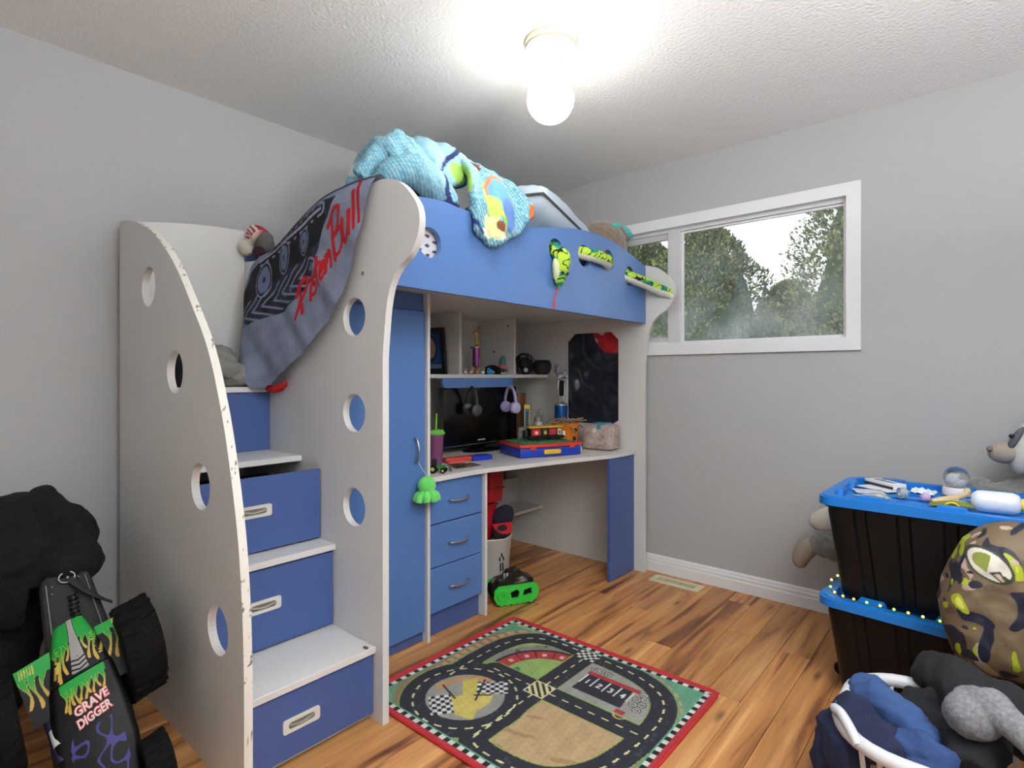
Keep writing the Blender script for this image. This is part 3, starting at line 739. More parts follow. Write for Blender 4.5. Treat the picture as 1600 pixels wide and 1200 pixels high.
# ------------------------------------------------------------------ bedding on the loft
def fabric(name, **k): return mat(name, rough=.92, bump=k.pop('bump', .25), bs=k.pop('bs', 220), **k)
def teal_print(a):
    P = a.astype(float); n = len(P)
    t = P[:, 1] * .9 + P[:, 0] * .5 + .55 * P[:, 2] + .012 * npnoise(P, 9, 1)
    big = npnoise(P, 7, 77)
    c = C(82, 150, 172)[None] * (1 + .12 * big[:, None]) + np.clip(big, 0, 2)[:, None] * .10
    q = (t / .015) % 1; c[q < .32] = c[q < .32] * .3 + C(186, 212, 218) * .7; q2 = (t / .05) % 1; c[q2 < .25] *= .86
    n1 = npnoise(P, 13, 31); n2 = npnoise(P, 16, 32); n3 = npnoise(P, 18, 33); n4 = npnoise(P, 15, 35)
    c[n1 > 1.1] = C(214, 226, 224); c[n2 > 1.5] = C(160, 204, 96); c[n4 > 1.75] = C(52, 116, 204)
    k3 = npnoise(P, 15, 61) > 1.55; c[k3] = C(214, 186, 142); c[k3 & (npnoise(P, 40, 62) > .8)] = C(104, 66, 46)
    c[npnoise(P, 17, 37) > 1.85] = C(196, 84, 52)
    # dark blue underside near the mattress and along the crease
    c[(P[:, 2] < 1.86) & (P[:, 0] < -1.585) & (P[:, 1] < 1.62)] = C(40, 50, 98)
    c[(P[:, 0] < -1.70) & (P[:, 2] < 1.99) & (P[:, 1] > 1.50) & (P[:, 1] < 1.72)] = C(66, 78, 66)  # hollow under the arch: its shade painted into the colour
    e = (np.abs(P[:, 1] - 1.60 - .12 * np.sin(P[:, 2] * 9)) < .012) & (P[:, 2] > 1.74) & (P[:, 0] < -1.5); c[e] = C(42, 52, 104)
    # printed patches on the flap: blue oval with green and pale shapes (plain generic shapes)
    def oval(cy, cz, ry, rz, col, rot=0):
        dy, dz = P[:, 1] - cy, P[:, 2] - cz; k = math.cos(rot); q = math.sin(rot)
        m = (((dy * k + dz * q) / ry) ** 2 + ((-dy * q + dz * k) / rz) ** 2 < 1) & (P[:, 0] > -1.66); c[m] = C(*col)
    oval(1.73, 1.93, .062, .085, (206, 120, 84)); oval(1.735, 1.915, .058, .085, (96, 152, 206)); oval(1.765, 1.85, .045, .07, (92, 126, 188))
    oval(1.675, 1.865, .035, .05, (172, 214, 96)); oval(1.73, 1.815, .022, .022, (140, 196, 70)); oval(1.705, 1.84, .012, .012, (226, 206, 70))
    oval(1.665, 1.775, .05, .045, (226, 206, 150)); oval(1.70, 1.785, .018, .026, (120, 74, 46), .5); oval(1.63, 1.80, .016, .02, (226, 206, 150))
    m = (P[:, 1] > 1.90) & (P[:, 0] > -1.64) & (P[:, 2] < 1.93); c[m] = C(226, 104, 44)
    return c
b = B()
blob(b, (-1.93, 1.42, 1.82), (.15, .15, .12), sub=3); blob(b, (-1.98, 1.62, 1.86), (.14, .20, .17), sub=3); blob(b, (-1.83, 1.60, 1.87), (.10, .14, .12), sub=3)
def pl_(pts, k):
    k = min(max(k, 0), .9999) * (len(pts) - 1); i = int(k); f = k - i
    return [a * (1 - f) + c * f for a, c in zip(pts[i], pts[i + 1])]
def arch(u, v):
    x, z = pl_([(-2.02, 1.80), (-2.0, 2.0), (-1.92, 2.11), (-1.82, 2.15), (-1.73, 2.12), (-1.675, 2.04), (-1.665, 1.97)], v)
    hh = pl_([(.84,), (.93,), (1.0,), (1.05,), (1.05,)], u)[0]
    z = 1.80 + (z - 1.80) * hh
    lip = max(0, v - .6) / .4; z -= lip * (.045 * math.sin(math.pi * u) ** 2 - .02 * u) + .03 * lip * (1 - u) 
    y = 1.29 + .36 * u + .03 * v
    f = .012 * math.sin(u * 21 + 4 * v) + .007 * math.sin(u * 39 - 6 * v)
    return (x + f * lip, y, z + f)
sheet(b, 36, 44, arch, thick=.034)
tube(b, smoothp([(-1.74, 1.255, 1.885), (-1.685, 1.30, 1.935), (-1.66, 1.37, 1.955), (-1.652, 1.45, 1.925), (-1.648, 1.52, 1.87), (-1.65, 1.55, 1.835)], 6), [.035] * 4 + [.05] * 8 + [.056] * 8 + [.048] * 6 + [.036] * 5, 12)
tube(b, smoothp([(-1.80, 1.30, 1.98), (-1.77, 1.345, 2.06), (-1.765, 1.372, 2.105), (-1.765, 1.385, 2.135)], 6), [.05] * 5 + [.04] * 6 + [.028] * 5 + [.012] * 3, 10)
tube(b, smoothp([(-1.82, 1.25, 1.93), (-1.79, 1.285, 2.0), (-1.78, 1.33, 2.05)], 6), .04, 10)
# flap hanging over the guard board
def flap(u, v):
    x, = pl_([(-1.86,), (-1.73,), (-1.605,), (-1.545,), (-1.530,)], v)
    z = pl_([(2.16, 2.15, 2.12, 2.10), (2.13, 2.12, 2.10, 2.06), (2.0, 2.02, 2.02, 2.0), (1.87, 1.87, 1.92, 1.935), (1.745, 1.70, 1.775, 1.885)], v)
    z = pl_([(a,) for a in z], u)[0]
    y0, y1 = pl_([(1.62, 1.76), (1.62, 1.84), (1.60, 1.91), (1.575, 1.945), (1.575, 1.925)], v)
    f = .011 * math.sin(u * 15 + 1.5 * v + .6) + .006 * math.sin(u * 29 - v * 3)
    return (x + f * (1 if v > .3 else .3) + .010, y0 + (y1 - y0) * u, z + f * .6)
sheet(b, 44, 44, flap, thick=.026)
b = vox(b, .0075, 4); wob(b, .011, 7, 3, True, (1.2, .7, 1.2)); wob(b, .0025, 26, 5, True)
for v in b.verts:       # the flap lies in front of the board, the heap behind it
    if v.co.z < 1.845 and v.co.x > -1.62 and v.co.x < -1.552:
        v.co.x = -1.552 if v.co.x > -1.585 and 1.57 < v.co.y < 1.96 else min(v.co.x, -1.588)
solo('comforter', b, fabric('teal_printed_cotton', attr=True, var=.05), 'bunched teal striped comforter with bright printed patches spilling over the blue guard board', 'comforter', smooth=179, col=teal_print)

def cushion(name, c, half, rot, m, label, cat, group=None, seam=None):
    t = thing(name, label, cat, c, group)
    mx = Matrix.Translation(c) @ Euler([R(a) for a in rot]).to_matrix().to_4x4()
    b = B(); n = 26
    for sgn in (1, -1):
        def f(u, v):
            a, d = 2 * u - 1, 2 * v - 1
            pin = 1 - .06 * (a * a + d * d) + .05 * a * a * d * d
            h = ((1 - a ** 4) * (1 - d ** 4)) ** .45
            return (half[0] * a * pin, half[1] * d * pin, sgn * half[2] * h)
        sheet(b, n, n, f)
    bmesh.ops.remove_doubles(b, verts=b.verts[:], dist=.0008)
    wob(b, .008, 8, 2, True); bmesh.ops.transform(b, matrix=mx, verts=b.verts[:])
    obj('cover', b, m, t, smooth=179)
    if seam:
        b = B(); rim = []
        sq = [(-1 + 2 * k / 14, -1) for k in range(14)] + [(1, -1 + 2 * k / 14) for k in range(14)] + [(1 - 2 * k / 14, 1) for k in range(14)] + [(-1, 1 - 2 * k / 14) for k in range(15)]
        for a, d in sq:
            pin = 1 - .06 * (a * a + d * d) + .05 * a * a * d * d
            rim.append(mx @ Vector((half[0] * a * pin * 1.012, half[1] * d * pin * 1.012, 0)))
        tube(b, rim, .006, 6); obj('piping', b, seam, t, smooth=60)
    return t
M_PALE = fabric('pale_blue_cotton', rgb=(166, 188, 206), var=.04)
M_GREYB = fabric('grey_blue_cotton', rgb=(176, 190, 202), var=.05, vs=3)
cushion('pillow', (-1.80, 2.05, 1.825), (.19, .25, .075), (0, 14, 0), M_PALE, 'pale blue pillow beside the comforter under the grey-blue one', 'pillow')
cushion('pillow', (-1.80, 2.33, 1.975), (.20, .33, .10), (-11, 4, 8), M_GREYB, 'grey-blue pillow with dark piping lying on top of the pale blue pillow', 'pillow', seam=fabric('dark_piping', rgb=(84, 82, 80)))
cushion('cushion', (-1.83, 2.63, 1.84), (.12, .10, .09), (0, 30, 20), fabric('navy_cushion', rgb=(44, 62, 104), var=.3, vs=40), 'small navy cushion wedged between the grey-blue pillow and the brown plush', 'cushion')

# brown plush animal at the far end of the bed
pl = thing('plush_animal', 'round grey-brown plush animal with turquoise ear patches at the bed end', 'soft toy', (-1.75, 2.86, 1.745))
M_FURB = mat('brown_plush', (132, 114, 96), .95, var=.12, vs=30, bump=.8, bs=300, sheen=.5)
b = B(); blob(b, (-1.745, 2.865, 1.935), (.14, .165, .16), (-10, 0, 0), 4); blob(b, (-1.76, 2.78, 1.83), (.12, .14, .09), sub=4)
b = vox(b, .012, 6); wob(b, .006, 40, 2); obj('body', b, M_FURB, pl, smooth=179)
M_TURQ = mat('turquoise_plush', (88, 190, 186), .9, var=.1, vs=40, bump=.5)
def leafpatch(c, r, rot):
    return blob(B(), c, r, rot, 3)
obj('ear_patch', leafpatch((-1.652, 2.865, 2.045), (.012, .052, .022), (0, 35, 0)), M_TURQ, pl, smooth=179)
ear = obj('ear', leafpatch((-1.69, 3.005, 2.045), (.03, .075, .035), (-28, 0, -15)), M_FURB, pl, smooth=179)
obj('ear_lining', leafpatch((-1.672, 3.02, 2.048), (.022, .06, .026), (-28, 0, -15)), M_TURQ, ear, smooth=179)

# plush snake threaded through the guard-board holes
sk = thing('plush_snake', 'lime and teal plush snake threaded through the round guard board holes', 'soft toy', (-1.55, 2.5, 1.7))
spts = smoothp([(-1.552, 2.135, 1.63), (-1.528, 2.137, 1.69), (-1.525, 2.139, 1.735), (-1.568, 2.143, 1.77), (-1.60, 2.20, 1.80), (-1.61, 2.30, 1.815), (-1.575, 2.37, 1.80), (-1.535, 2.42, 1.79), (-1.527, 2.50, 1.785), (-1.535, 2.57, 1.78), (-1.572, 2.62, 1.775),
    (-1.605, 2.68, 1.78), (-1.61, 2.77, 1.775), (-1.57, 2.84, 1.745), (-1.525, 2.90, 1.722), (-1.49, 2.98, 1.70), (-1.455, 3.03, 1.675), (-1.415, 3.052, 1.655), (-1.395, 3.065, 1.63)], 8)
ns = len(spts)
rad = []
for i in range(ns):
    t = i / (ns - 1)
    r = .033
    if t < .035: r = .02 + .016 * t / .035
    elif t < .10: r = .043 - .0 * t
    elif t < .16: r = .043 - .012 * (t - .10) / .06
    if t > .9: r = .033 - .012 * (t - .9) / .1
    rad.append(r)
def snakecol(a):
    P = a.astype(float); c = np.tile(C(176, 214, 62), (len(P), 1))
    n = npnoise(P, 34, 3); m = npnoise(P, 60, 8); k = npnoise(P, 26, 5)
    c[k > .45] = C(24, 136, 122); c[(k > 1.4)] = C(70, 176, 70)
    c[np.abs(m) < .2] = C(14, 24, 18)
    zz = np.array([p.z for p in spts]); yy = np.array([p.y for p in spts])
    zc = np.interp(P[:, 1], yy, zz); lo = (P[:, 2] < zc - .018) & (P[:, 1] > 2.2); c[lo] = C(216, 222, 206)
    return c
b = B(); tube(b, spts, rad, 20); bmesh.ops.subdivide_edges(b, edges=b.edges[:], cuts=2, use_grid_fill=True)
obj('body', b, mat('snake_plush', attr=True, rough=.9, bump=.3, var=.05), sk, smooth=179, col=snakecol)
b = B(); hd = [(-1.53, 2.137, 1.735), (-1.528, 2.136, 1.70), (-1.53, 2.137, 1.66), (-1.535, 2.138, 1.625), (-1.54, 2.139, 1.60), (-1.543, 2.14, 1.588)]
tube(b, smoothp(hd, 5), [.030, .033, .038, .043, .046, .048, .049, .049, .048, .047, .046, .044, .042, .039, .036, .033, .03, .027, .024, .021, .018, .014, .01, .007, .004, .002], 20, flat=.62)
bmesh.ops.subdivide_edges(b, edges=b.edges[:], cuts=2, use_grid_fill=True)
def headcol(a):
    P = a.astype(float); c = np.tile(C(150, 204, 54), (len(P), 1)); y, z = P[:, 1] - 2.137, P[:, 2]
    c[(np.sin(z * 130 + 40 * np.abs(y)) > .35)] = C(28, 138, 116); q = np.abs(np.sin(z * 65 + 20 * np.abs(y) + .6)); c[q < .22] = C(18, 30, 22)
    c[y < -.03] = C(214, 222, 180)
    return c
obj('head', b, mat('snake_head_plush', attr=True, rough=.9, bump=.3, var=.05), sk, smooth=179, col=headcol)
for dy in (-.018, .02):
    b = B(); blob(b, (-1.502, 2.137 + dy, 1.655), .0065, sub=2); obj('eye', b, mat('bead_eye', (24, 22, 20), .15), sk, smooth=179)
b = B(); tube(b, [(-1.545, 2.14, 1.59), (-1.545, 2.115, 1.55), (-1.545, 2.11, 1.525)], .004, 6, flat=.5)
tube(b, [(-1.545, 2.11, 1.527), (-1.545, 2.105, 1.49)], .003, 6); tube(b, [(-1.545, 2.11, 1.527), (-1.545, 2.122, 1.498)], .003, 6)
obj('tongue', b, mat('red_felt', (206, 58, 66), .85), sk)

# ------------------------------------------------------------------ printed blanket over the near end panel
TOP = [(-2.415, 1.695), (-2.267, 1.712), (-2.082, 1.785), (-1.916, 1.838), (-1.75, 1.852), (-1.63, 1.85), (-1.572, 1.846)]
LEFT = [(-2.415, 1.695), (-2.455, 1.63), (-2.473, 1.56), (-2.46, 1.45), (-2.442, 1.362), (-2.40, 1.25), (-2.36, 1.17), (-2.312, 1.13)]
BOT = [(-2.312, 1.13), (-2.239, 1.130), (-2.13, 1.18), (-2.009, 1.245), (-1.90, 1.31), (-1.806, 1.38), (-1.745, 1.44), (-1.704, 1.503)]
RIGHT = [(-1.572, 1.846), (-1.59, 1.79), (-1.628, 1.69), (-1.66, 1.60), (-1.704, 1.503)]
def along(pts):
    P = smoothp([Vector((a, c, 0)) for a, c in pts], 10); d = [0]
    for a, c in zip(P, P[1:]): d.append(d[-1] + (c - a).length)
    def f(t):
        s = t * d[-1]
        for i in range(len(d) - 1):
            if s <= d[i + 1] + 1e-9:
                return P[i].lerp(P[i + 1], (s - d[i]) / max(1e-9, d[i + 1] - d[i]))
        return P[-1]
    return f
fT, fL, fB, fR = along(TOP), along(LEFT), along(BOT), along(RIGHT)
NU, NV = 230, 200
tT = [fT(i / NU) for i in range(NU + 1)]; tB = [fB(i / NU) for i in range(NU + 1)]
tL = [fL(j / NV) for j in range(NV + 1)]; tR = [fR(j / NV) for j in range(NV + 1)]
REST = {}
def blank(u, v):
    i, j = round(u * NU), round(v * NV)
    c = (1 - v) * tT[i] + v * tB[i] + (1 - u) * tL[j] + u * tR[j] - ((1 - u) * (1 - v) * tT[0] + u * (1 - v) * tT[-1] + (1 - u) * v * tB[0] + u * v * tB[-1])
    x, z = c.x, c.y
    d = x * .82 + z * .57; e = -x * .57 + z * .82
    w = min(1, v * 5) * (.25 + .75 * v)
    y = 1.118 - w * (.016 + (1 - .6 * v) * (.008 * math.sin(d * 30 + 2.2 * math.sin(e * 6)) + .005 * math.sin(d * 55 + e * 8))) - .03 * v * (1 - u)
    y -= .05 * math.exp(-((x + 2.38) / .1) ** 2) * v ** .7
    y += .012 * math.exp(-(v / .05) ** 2)
    return (x, y, z)
STROKES = []
for u0, hgt, wd_, gl in ((0, .115, .06, [[(.35, 0), (.2, .5), (.1, 1)], [(-.35, .8), (.3, 1.02), (1, .9), (.95, .55), (.15, .42)], [(.1, .45), (-.5, .05)]]),
        (.082, .052, .02, [[(.4, 0), (.5, 1)], [(.5, 1.4), (.7, 1.48)]]),
        (.108, .062, .032, [[(1, .92), (.3, 1), (.15, .7), (.85, .45), (.75, .05), (0, .06)]]),
        (.146, .105, .03, [[(.4, 1), (.35, .3), (.6, 0)], [(-.4, .66), (1.1, .72)]]),
        (.178, .06, .034, [[(.1, .5), (.95, .55), (.7, 1), (.2, .8), (.1, .3), (.5, 0), (1.05, .15)]]),
        (.22, .066, .04, [[(.05, 1), (.1, 0)], [(.1, .55), (.55, 1), (.9, .75), (.95, 0)]]),
        (.272, .175, .075, [[(.3, 0), (.12, .5), (.1, 1)], [(-.3, .9), (.4, 1.03), (.95, .88), (.8, .62), (.2, .5)], [(.2, .52), (.95, .46), (1.1, .2), (.75, .02), (.25, .06)]]),
        (.362, .085, .05, [[(.1, 1), (.05, .3), (.35, 0), (.8, .25), (.95, 1)], [(.95, 1), (1.0, .0)]]),
        (.425, .13, .03, [[(.6, 1), (.45, .5), (.5, 0)]]), (.458, .14, .03, [[(.6, 1), (.5, .5), (.4, 0)]])):
    for st_ in gl:
        STROKES.append([(-2.005 + .77 * (u0 + a_ * wd_) - .15 * c_ * hgt, 1.405 + .64 * (u0 + a_ * wd_) + .99 * c_ * hgt) for a_, c_ in st_])
def blankpaint(a):
    P = np.stack([a[:, 0], a[:, 2]], 1).astype(float); n = len(P)
    n1 = npnoise(P, 18, 1); n2 = npnoise(P, 60, 2); n3 = npnoise(P, 200, 3)
    c = np.tile(C(124, 132, 154), (n, 1)) * (1 + .09 * n1 + .05 * n2 + .05 * n3)[:, None]
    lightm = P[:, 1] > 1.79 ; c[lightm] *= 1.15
    dark = [(-2.30, 1.70), (-2.113, 1.775), (-1.898, 1.835), (-1.80, 1.83), (-1.86, 1.74), (-1.90, 1.63), (-1.96, 1.51), (-2.139, 1.43), (-2.30, 1.41), (-2.42, 1.38), (-2.48, 1.52), (-2.43, 1.62)]
    m = inpoly(P, dark); c[m] = (C(32, 37, 54)[None] * (1 + .35 * n2[m, None] + .35 * n3[m, None]).clip(.4, 2.4))
    c[m & (n2 > 1.3)] = C(84, 92, 118)
    # painted running gear: wheels, track and rails
    tr = [(-1.93, 1.74), (-2.02, 1.695), (-2.17, 1.66), (-2.33, 1.60), (-2.44, 1.53)]
    d, s = dist(P, tr); c[m & (d < .075)] = C(13, 14, 22)
    for (wx, wz, k) in ((-2.0, 1.69, .8), (-2.149, 1.648, 1.0), (-2.296, 1.575, 1.15)):
        e = np.hypot((P[:, 0] - wx) / (.034 * k), (P[:, 1] - wz) / (.05 * k)); c[m & (e < 1.5)] = C(14, 15, 22); c[m & (e < 1.35) & (e > 1.2)] = C(120, 126, 150); c[m & (e < 1)] = C(98, 110, 140); c[m & (e < .25)] = C(40, 44, 60)
    rail = [(-1.90, 1.80), (-2.05, 1.75), (-2.20, 1.71), (-2.36, 1.66)]; d, s = dist(P, rail); c[m & (d < .007)] = C(150, 156, 178); c[m & (d < .03) & (d > .02) & ((s * 22) % 1 < .4)] = C(136, 142, 166)
    low = [(-1.94, 1.58), (-2.1, 1.52), (-2.3, 1.46), (-2.43, 1.42)]; d, s = dist(P, low); c[m & (d < .06) & (((s * 14 + d * 30) % 1) < .3)] = C(120, 126, 150)
    y = inpoly(P, [(-2.40, 1.47), (-2.38, 1.42), (-2.41, 1.33), (-2.44, 1.36), (-2.44, 1.45)]); c[y & (n1 > .3)] = C(150, 140, 80)
    for sk_ in STROKES:
        q = [(p.x, p.y) for p in smoothp([Vector((u, v, 0)) for u, v in sk_], 5)] if len(sk_) > 2 else sk_
        d, s = dist(P, q); wd = .0095 * (1.2 - .4 * (s / max(1e-6, s.max())))
        c[d < wd] = C(178, 22, 32)
    return c
bl = thing('printed_blanket', 'grey-blue blanket with red script lettering and a machine print over the bed end', 'blanket', (-2.0, 1.1, 1.13))
b = B(); sheet(b, NU, NV, blank)
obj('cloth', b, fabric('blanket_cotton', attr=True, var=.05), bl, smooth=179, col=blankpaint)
b = B()
def turned(u, v):
    p = tT[round(u * NU)]; k = v
    return (p.x, 1.130 + .10 * k + .012 * math.sin(u * 17) * k, p.y + .010 * math.sin(math.pi * min(1, k * 2)) - .05 * max(0, k - .4) + .006)
sheet(b, 115, 12, turned)
obj('turned_top', b, fabric('blanket_top', rgb=(158, 166, 188), var=.1), bl, smooth=179)
b = B(); tube(b, smoothp([(-2.30, 1.108, 1.135), (-2.25, 1.112, 1.118), (-2.21, 1.118, 1.128), (-2.17, 1.122, 1.15)], 6), [.012] * 4 + [.028] * 8 + [.022] * 4 + [.012] * 3, 8, flat=.5)
obj('lining', b, fabric('red_lining', rgb=(196, 26, 34)), bl, smooth=179, label='red blanket lining')
# gnome plush on the panel
gn = thing('plush_gnome', 'small plush gnome with a red striped hat left of the hanging blanket', 'soft toy', (-2.50, 1.17, 1.70))
def hatcol(a):
    t = ((a[:, 2] * .9 + a[:, 0] * .5) / .018) % 1; c = np.tile(C(226, 218, 208), (len(a), 1)); c[t < .55] = C(176, 30, 44); return c
b = B(); tube(b, smoothp([(-2.47, 1.165, 1.79), (-2.50, 1.163, 1.815), (-2.535, 1.16, 1.83), (-2.565, 1.158, 1.80)], 8), [.045 - .0011 * i for i in range(25)], 14)
bmesh.ops.subdivide_edges(b, edges=b.edges[:], cuts=2, use_grid_fill=True)
obj('hat', b, mat('striped_hat', attr=True, rough=.9), gn, smooth=179, col=hatcol)
b = B(); blob(b, (-2.545, 1.135, 1.755), .036, sub=3); wob(b, .004, 60); obj('pompom', b, fabric('cream_wool', rgb=(204, 200, 184), bump=.8), gn, smooth=179)
b = B(); tube(b, [(-2.52, 1.15, 1.82), (-2.51, 1.14, 1.76)], .013, 8); obj('hat_band', b, fabric('cream_band', rgb=(212, 206, 196)), gn, smooth=60)
b = B(); blob(b, (-2.46, 1.175, 1.765), (.06, .03, .052), sub=3); wob(b, .006, 50, 3, True); obj('beard', b, fabric('grey_beard', rgb=(104, 104, 102), bump=.9), gn, smooth=179)
b = B(); blob(b, (-2.47, 1.155, 1.725), (.05, .022, .03), sub=3); obj('coat', b, fabric('maroon_coat', rgb=(58, 30, 38)), gn, smooth=179)

# clothes on the top stair
t4 = 1.129
b = lump([((-2.44, .92, t4 + .10), (.09, .12, .055)), ((-2.46, .88, t4 + .15), (.06, .08, .035), (25, 0, 0)), ((-2.46, .97, t4 + .055), (.10, .12, .06)), ((-2.43, .90, t4 + .075), (.085, .10, .055), (0, 0, 30)), ((-2.42, 1.03, t4 + .04), (.07, .08, .04)), ((-2.45, .93, t4 + .12), (.07, .09, .035), (20, 0, 0)), ([(-2.37, .86, t4 + .03), (-2.36, .95, t4 + .08), (-2.38, 1.05, t4 + .05)], .03, 8)], .008, .016, 15, 4, (1, 1, 1.4))
for v in b.verts: v.co.z = max(v.co.z, t4 + .001); v.co.y = min(v.co.y, 1.07)
solo('clothes_heap', b, fabric('grey_jersey', rgb=(136, 135, 130), var=.1), 'crumpled grey clothes on the top stair below the blanket', 'clothes', smooth=179)
b = lump([((-2.40, .79, t4 + .10), (.055, .06, .10)), ((-2.42, .78, t4 + .05), (.06, .06, .05))], .008, .01, 12, 6)
for v in b.verts: v.co.z = max(v.co.z, t4 + .001); v.co.y = max(v.co.y, .708)
solo('knit_hat', b, M_BLACKM, 'black knit hat beside the grey clothes on the top stair', 'hat', smooth=179)

# ------------------------------------------------------------------ hutch contents
ZS = 1.1845
pf = thing('picture_frame', 'black framed blue picture standing in the left bay of the hutch', 'picture', (-2.44, 2.15, ZS))
fm = T(-2.44, 2.172, ZS) @ RX(5)
obj('frame', prism(B(), [(-.105, 0), (.105, 0), (.105, .268), (-.105, .268)], 'y', -.02, -.004, [[(-.078, .035), (-.078, .235), (.078, .235), (.078, .035)]], mx=fm), mat('black_frame', (24, 21, 22), .5), pf)
def artcol(a):
    P = np.stack([a[:, 0] + 2.44, a[:, 2] - ZS], 1).astype(float); n = npnoise(P, 90, 3)
    c = np.tile(C(32, 84, 158), (len(P), 1)) * (1 + .3 * n[:, None]).clip(.5, 1.9)
    c[P[:, 1] < .058] = C(140, 172, 196)
    e = np.hypot((P[:, 0] + .02) / .045, (P[:, 1] - .15) / .06); c[e < 1] = C(176, 140, 120); c[(e > 1) & (e < 1.3)] = C(14, 22, 44)
    return c
b = B(); sheet(b, 60, 70, lambda u, v: fm @ Vector((-.08 + .16 * u, -.009, .033 + .204 * v)), thick=.002)
obj('picture_sheet', b, mat('print_paper', attr=True, rough=.6, var=.02), pf, col=artcol)
M_GOLD = mat('gold_plastic', (206, 176, 104), .3, metal=.7)
M_SILV = mat('silver_plastic', (190, 190, 192), .28, metal=.8)
tr = thing('trophy', 'tall purple column trophy with a gold figure in the hutch bay', 'trophy', (-2.40, 2.47, ZS))
X, Y = -2.40, 2.47
obj('base', bx(X - .03, X + .03, Y - .03, Y + .03, ZS + .0005, ZS + .022, bev=.003), mat('trophy_marble', (196, 190, 176), .3, var=.2, vs=40), tr)
obj('cup_neck', lathe(B(), [(0, .022), (.02, .022), (.012, .03), (.01, .04), (.022, .048), (.024, .052), (0, .052)], 20, T(X, Y, ZS)), M_GOLD, tr, smooth=50)
obj('column', lathe(B(), [(0, .052), (.026, .052), (.026, .165), (0, .165)], 24, T(X, Y, ZS)), mat('purple_foil', (122, 40, 128), .25, metal=.4, var=.15, vs=60), tr, smooth=50)
for k in range(3):
    obj('stripe', bx(X + .0255 * math.cos(R(a_)) - .002, X + .0255 * math.cos(R(a_)) + .002, Y + .0255 * math.sin(R(a_)) - .002, Y + .0255 * math.sin(R(a_)) + .002, ZS + .053, ZS + .164) if (a_ := [-60, 5, 65][k]) is not None else None, M_GOLD, tr)
obj('cap', lathe(B(), [(0, .165), (.027, .165), (.027, .17), (.014, .176), (.008, .186), (0, .186)], 20, T(X, Y, ZS)), M_GOLD, tr, smooth=50)
def figurine(bm, x, y, z, h, armup=True):
    """small player figure, one skin"""
    b = B()
    tube(b, [(x, y - .012 * h * 8, z), (x, y - .01, z + .25 * h), (x, y, z + .48 * h)], [.006, .008, .009], 8)
    tube(b, [(x, y + .02, z), (x, y + .012, z + .25 * h), (x, y, z + .48 * h)], [.006, .008, .009], 8)
    tube(b, [(x, y, z + .45 * h), (x, y, z + .62 * h), (x, y, z + .78 * h)], [.010, .011, .013], 8)
    tube(b, [(x, y - .008, z + .76 * h), (x, y - .03, z + .70 * h), (x, y - .034, z + .86 * h if armup else z + .55 * h)], [.006, .005, .004], 7)
    tube(b, [(x, y + .008, z + .76 * h), (x, y + .03, z + .85 * h), (x, y + .02, z + 1.02 * h)], [.006, .005, .004], 7)
    blob(b, (x, y, z + .9 * h), .0105, sub=2)
    return vox(b, .0028, 3)
obj('figure', figurine(None, X, Y, ZS + .182, .10), M_GOLD, tr, smooth=179)
mini = [((214, 206, 198), (190, 150, 128)), ((220, 196, 190), (206, 150, 160)), ((212, 170, 150), (200, 120, 70)), ((226, 220, 206), (170, 168, 130))]
for k, (c1, c2) in enumerate(mini):
    y = 2.245 + .05 * k; x = -2.272 - .004 * (k % 2)
    tn = ['white and tan', 'pale pink', 'peach and orange', 'cream and olive'][k]
    t = thing('toy_figure', 'tiny %s figure, %s in the hutch row' % (tn, ['first from the left', 'second from the left', 'third from the left', 'fourth from the left'][k]), 'toy', (x, y, ZS), 'tiny figures on the hutch shelf')
    b = B(); blob(b, (x, y, ZS + .0125), (.011, .014, .012), sub=2); obj('body', b, mat('toy_paint', c1, .5), t, smooth=179)
    b = B(); blob(b, (x + .003, y + .004, ZS + .03), .009, sub=2); obj('head', b, mat('toy_paint', c2, .5), t, smooth=179)
b = B(); blob(b, (-2.275, 2.455, ZS + .016), (.014, .026, .016), sub=2); blob(b, (-2.27, 2.44, ZS + .03), .012, sub=2); blob(b, (-2.27, 2.475, ZS + .012), (.012, .016, .012), sub=2)
b = vox(b, .003, 2)
for v in b.verts: v.co.z = max(v.co.z, ZS + .0003)
solo('toy_figure', b, mat('sky_blue_toy', (54, 160, 214), .4), 'bright blue toy lump left of the black cap on the hutch', 'toy', smooth=179)
b = B(); blob(b, (-2.33, 2.535, ZS + .017), (.05, .065, .042), sub=3)
for v in b.verts: v.co.z = max(v.co.z, ZS + .0005)
cp = thing('black_hat', 'small black cap lying between the blue toy and the gnome figure', 'hat', (-2.33, 2.535, ZS)); obj('crown', b, M_BLACKM, cp, smooth=179)
b = prism(B(), arc(-2.295, 2.51, .05, 16, -90, 90, .045), 'z', ZS + .001, ZS + .005); obj('brim', b, M_BLACKM, cp)
gf = thing('gnome_figure', 'small figure with a leaning teal hat and coral body on the hutch', 'toy', (-2.31, 2.595, ZS))
X, Y = -2.30, 2.597
b = B(); blob(b, (X, Y - .012, ZS + .008), (.013, .011, .008), sub=2); obj('shoe', b, mat('toy_paint', (220, 214, 196), .5), gf, smooth=179)
b = B(); blob(b, (X, Y + .014, ZS + .008), (.013, .011, .008), sub=2); obj('shoe', b, mat('toy_paint', (220, 214, 196), .5), gf, smooth=179)
b = B(); blob(b, (X, Y, ZS + .026), (.018, .025, .014), sub=2); obj('trousers', b, mat('toy_paint', (32, 74, 48), .5), gf, smooth=179)
b = B(); blob(b, (X, Y, ZS + .048), (.019, .025, .017), sub=2); obj('coat', b, mat('toy_paint', (226, 102, 96), .5), gf, smooth=179)
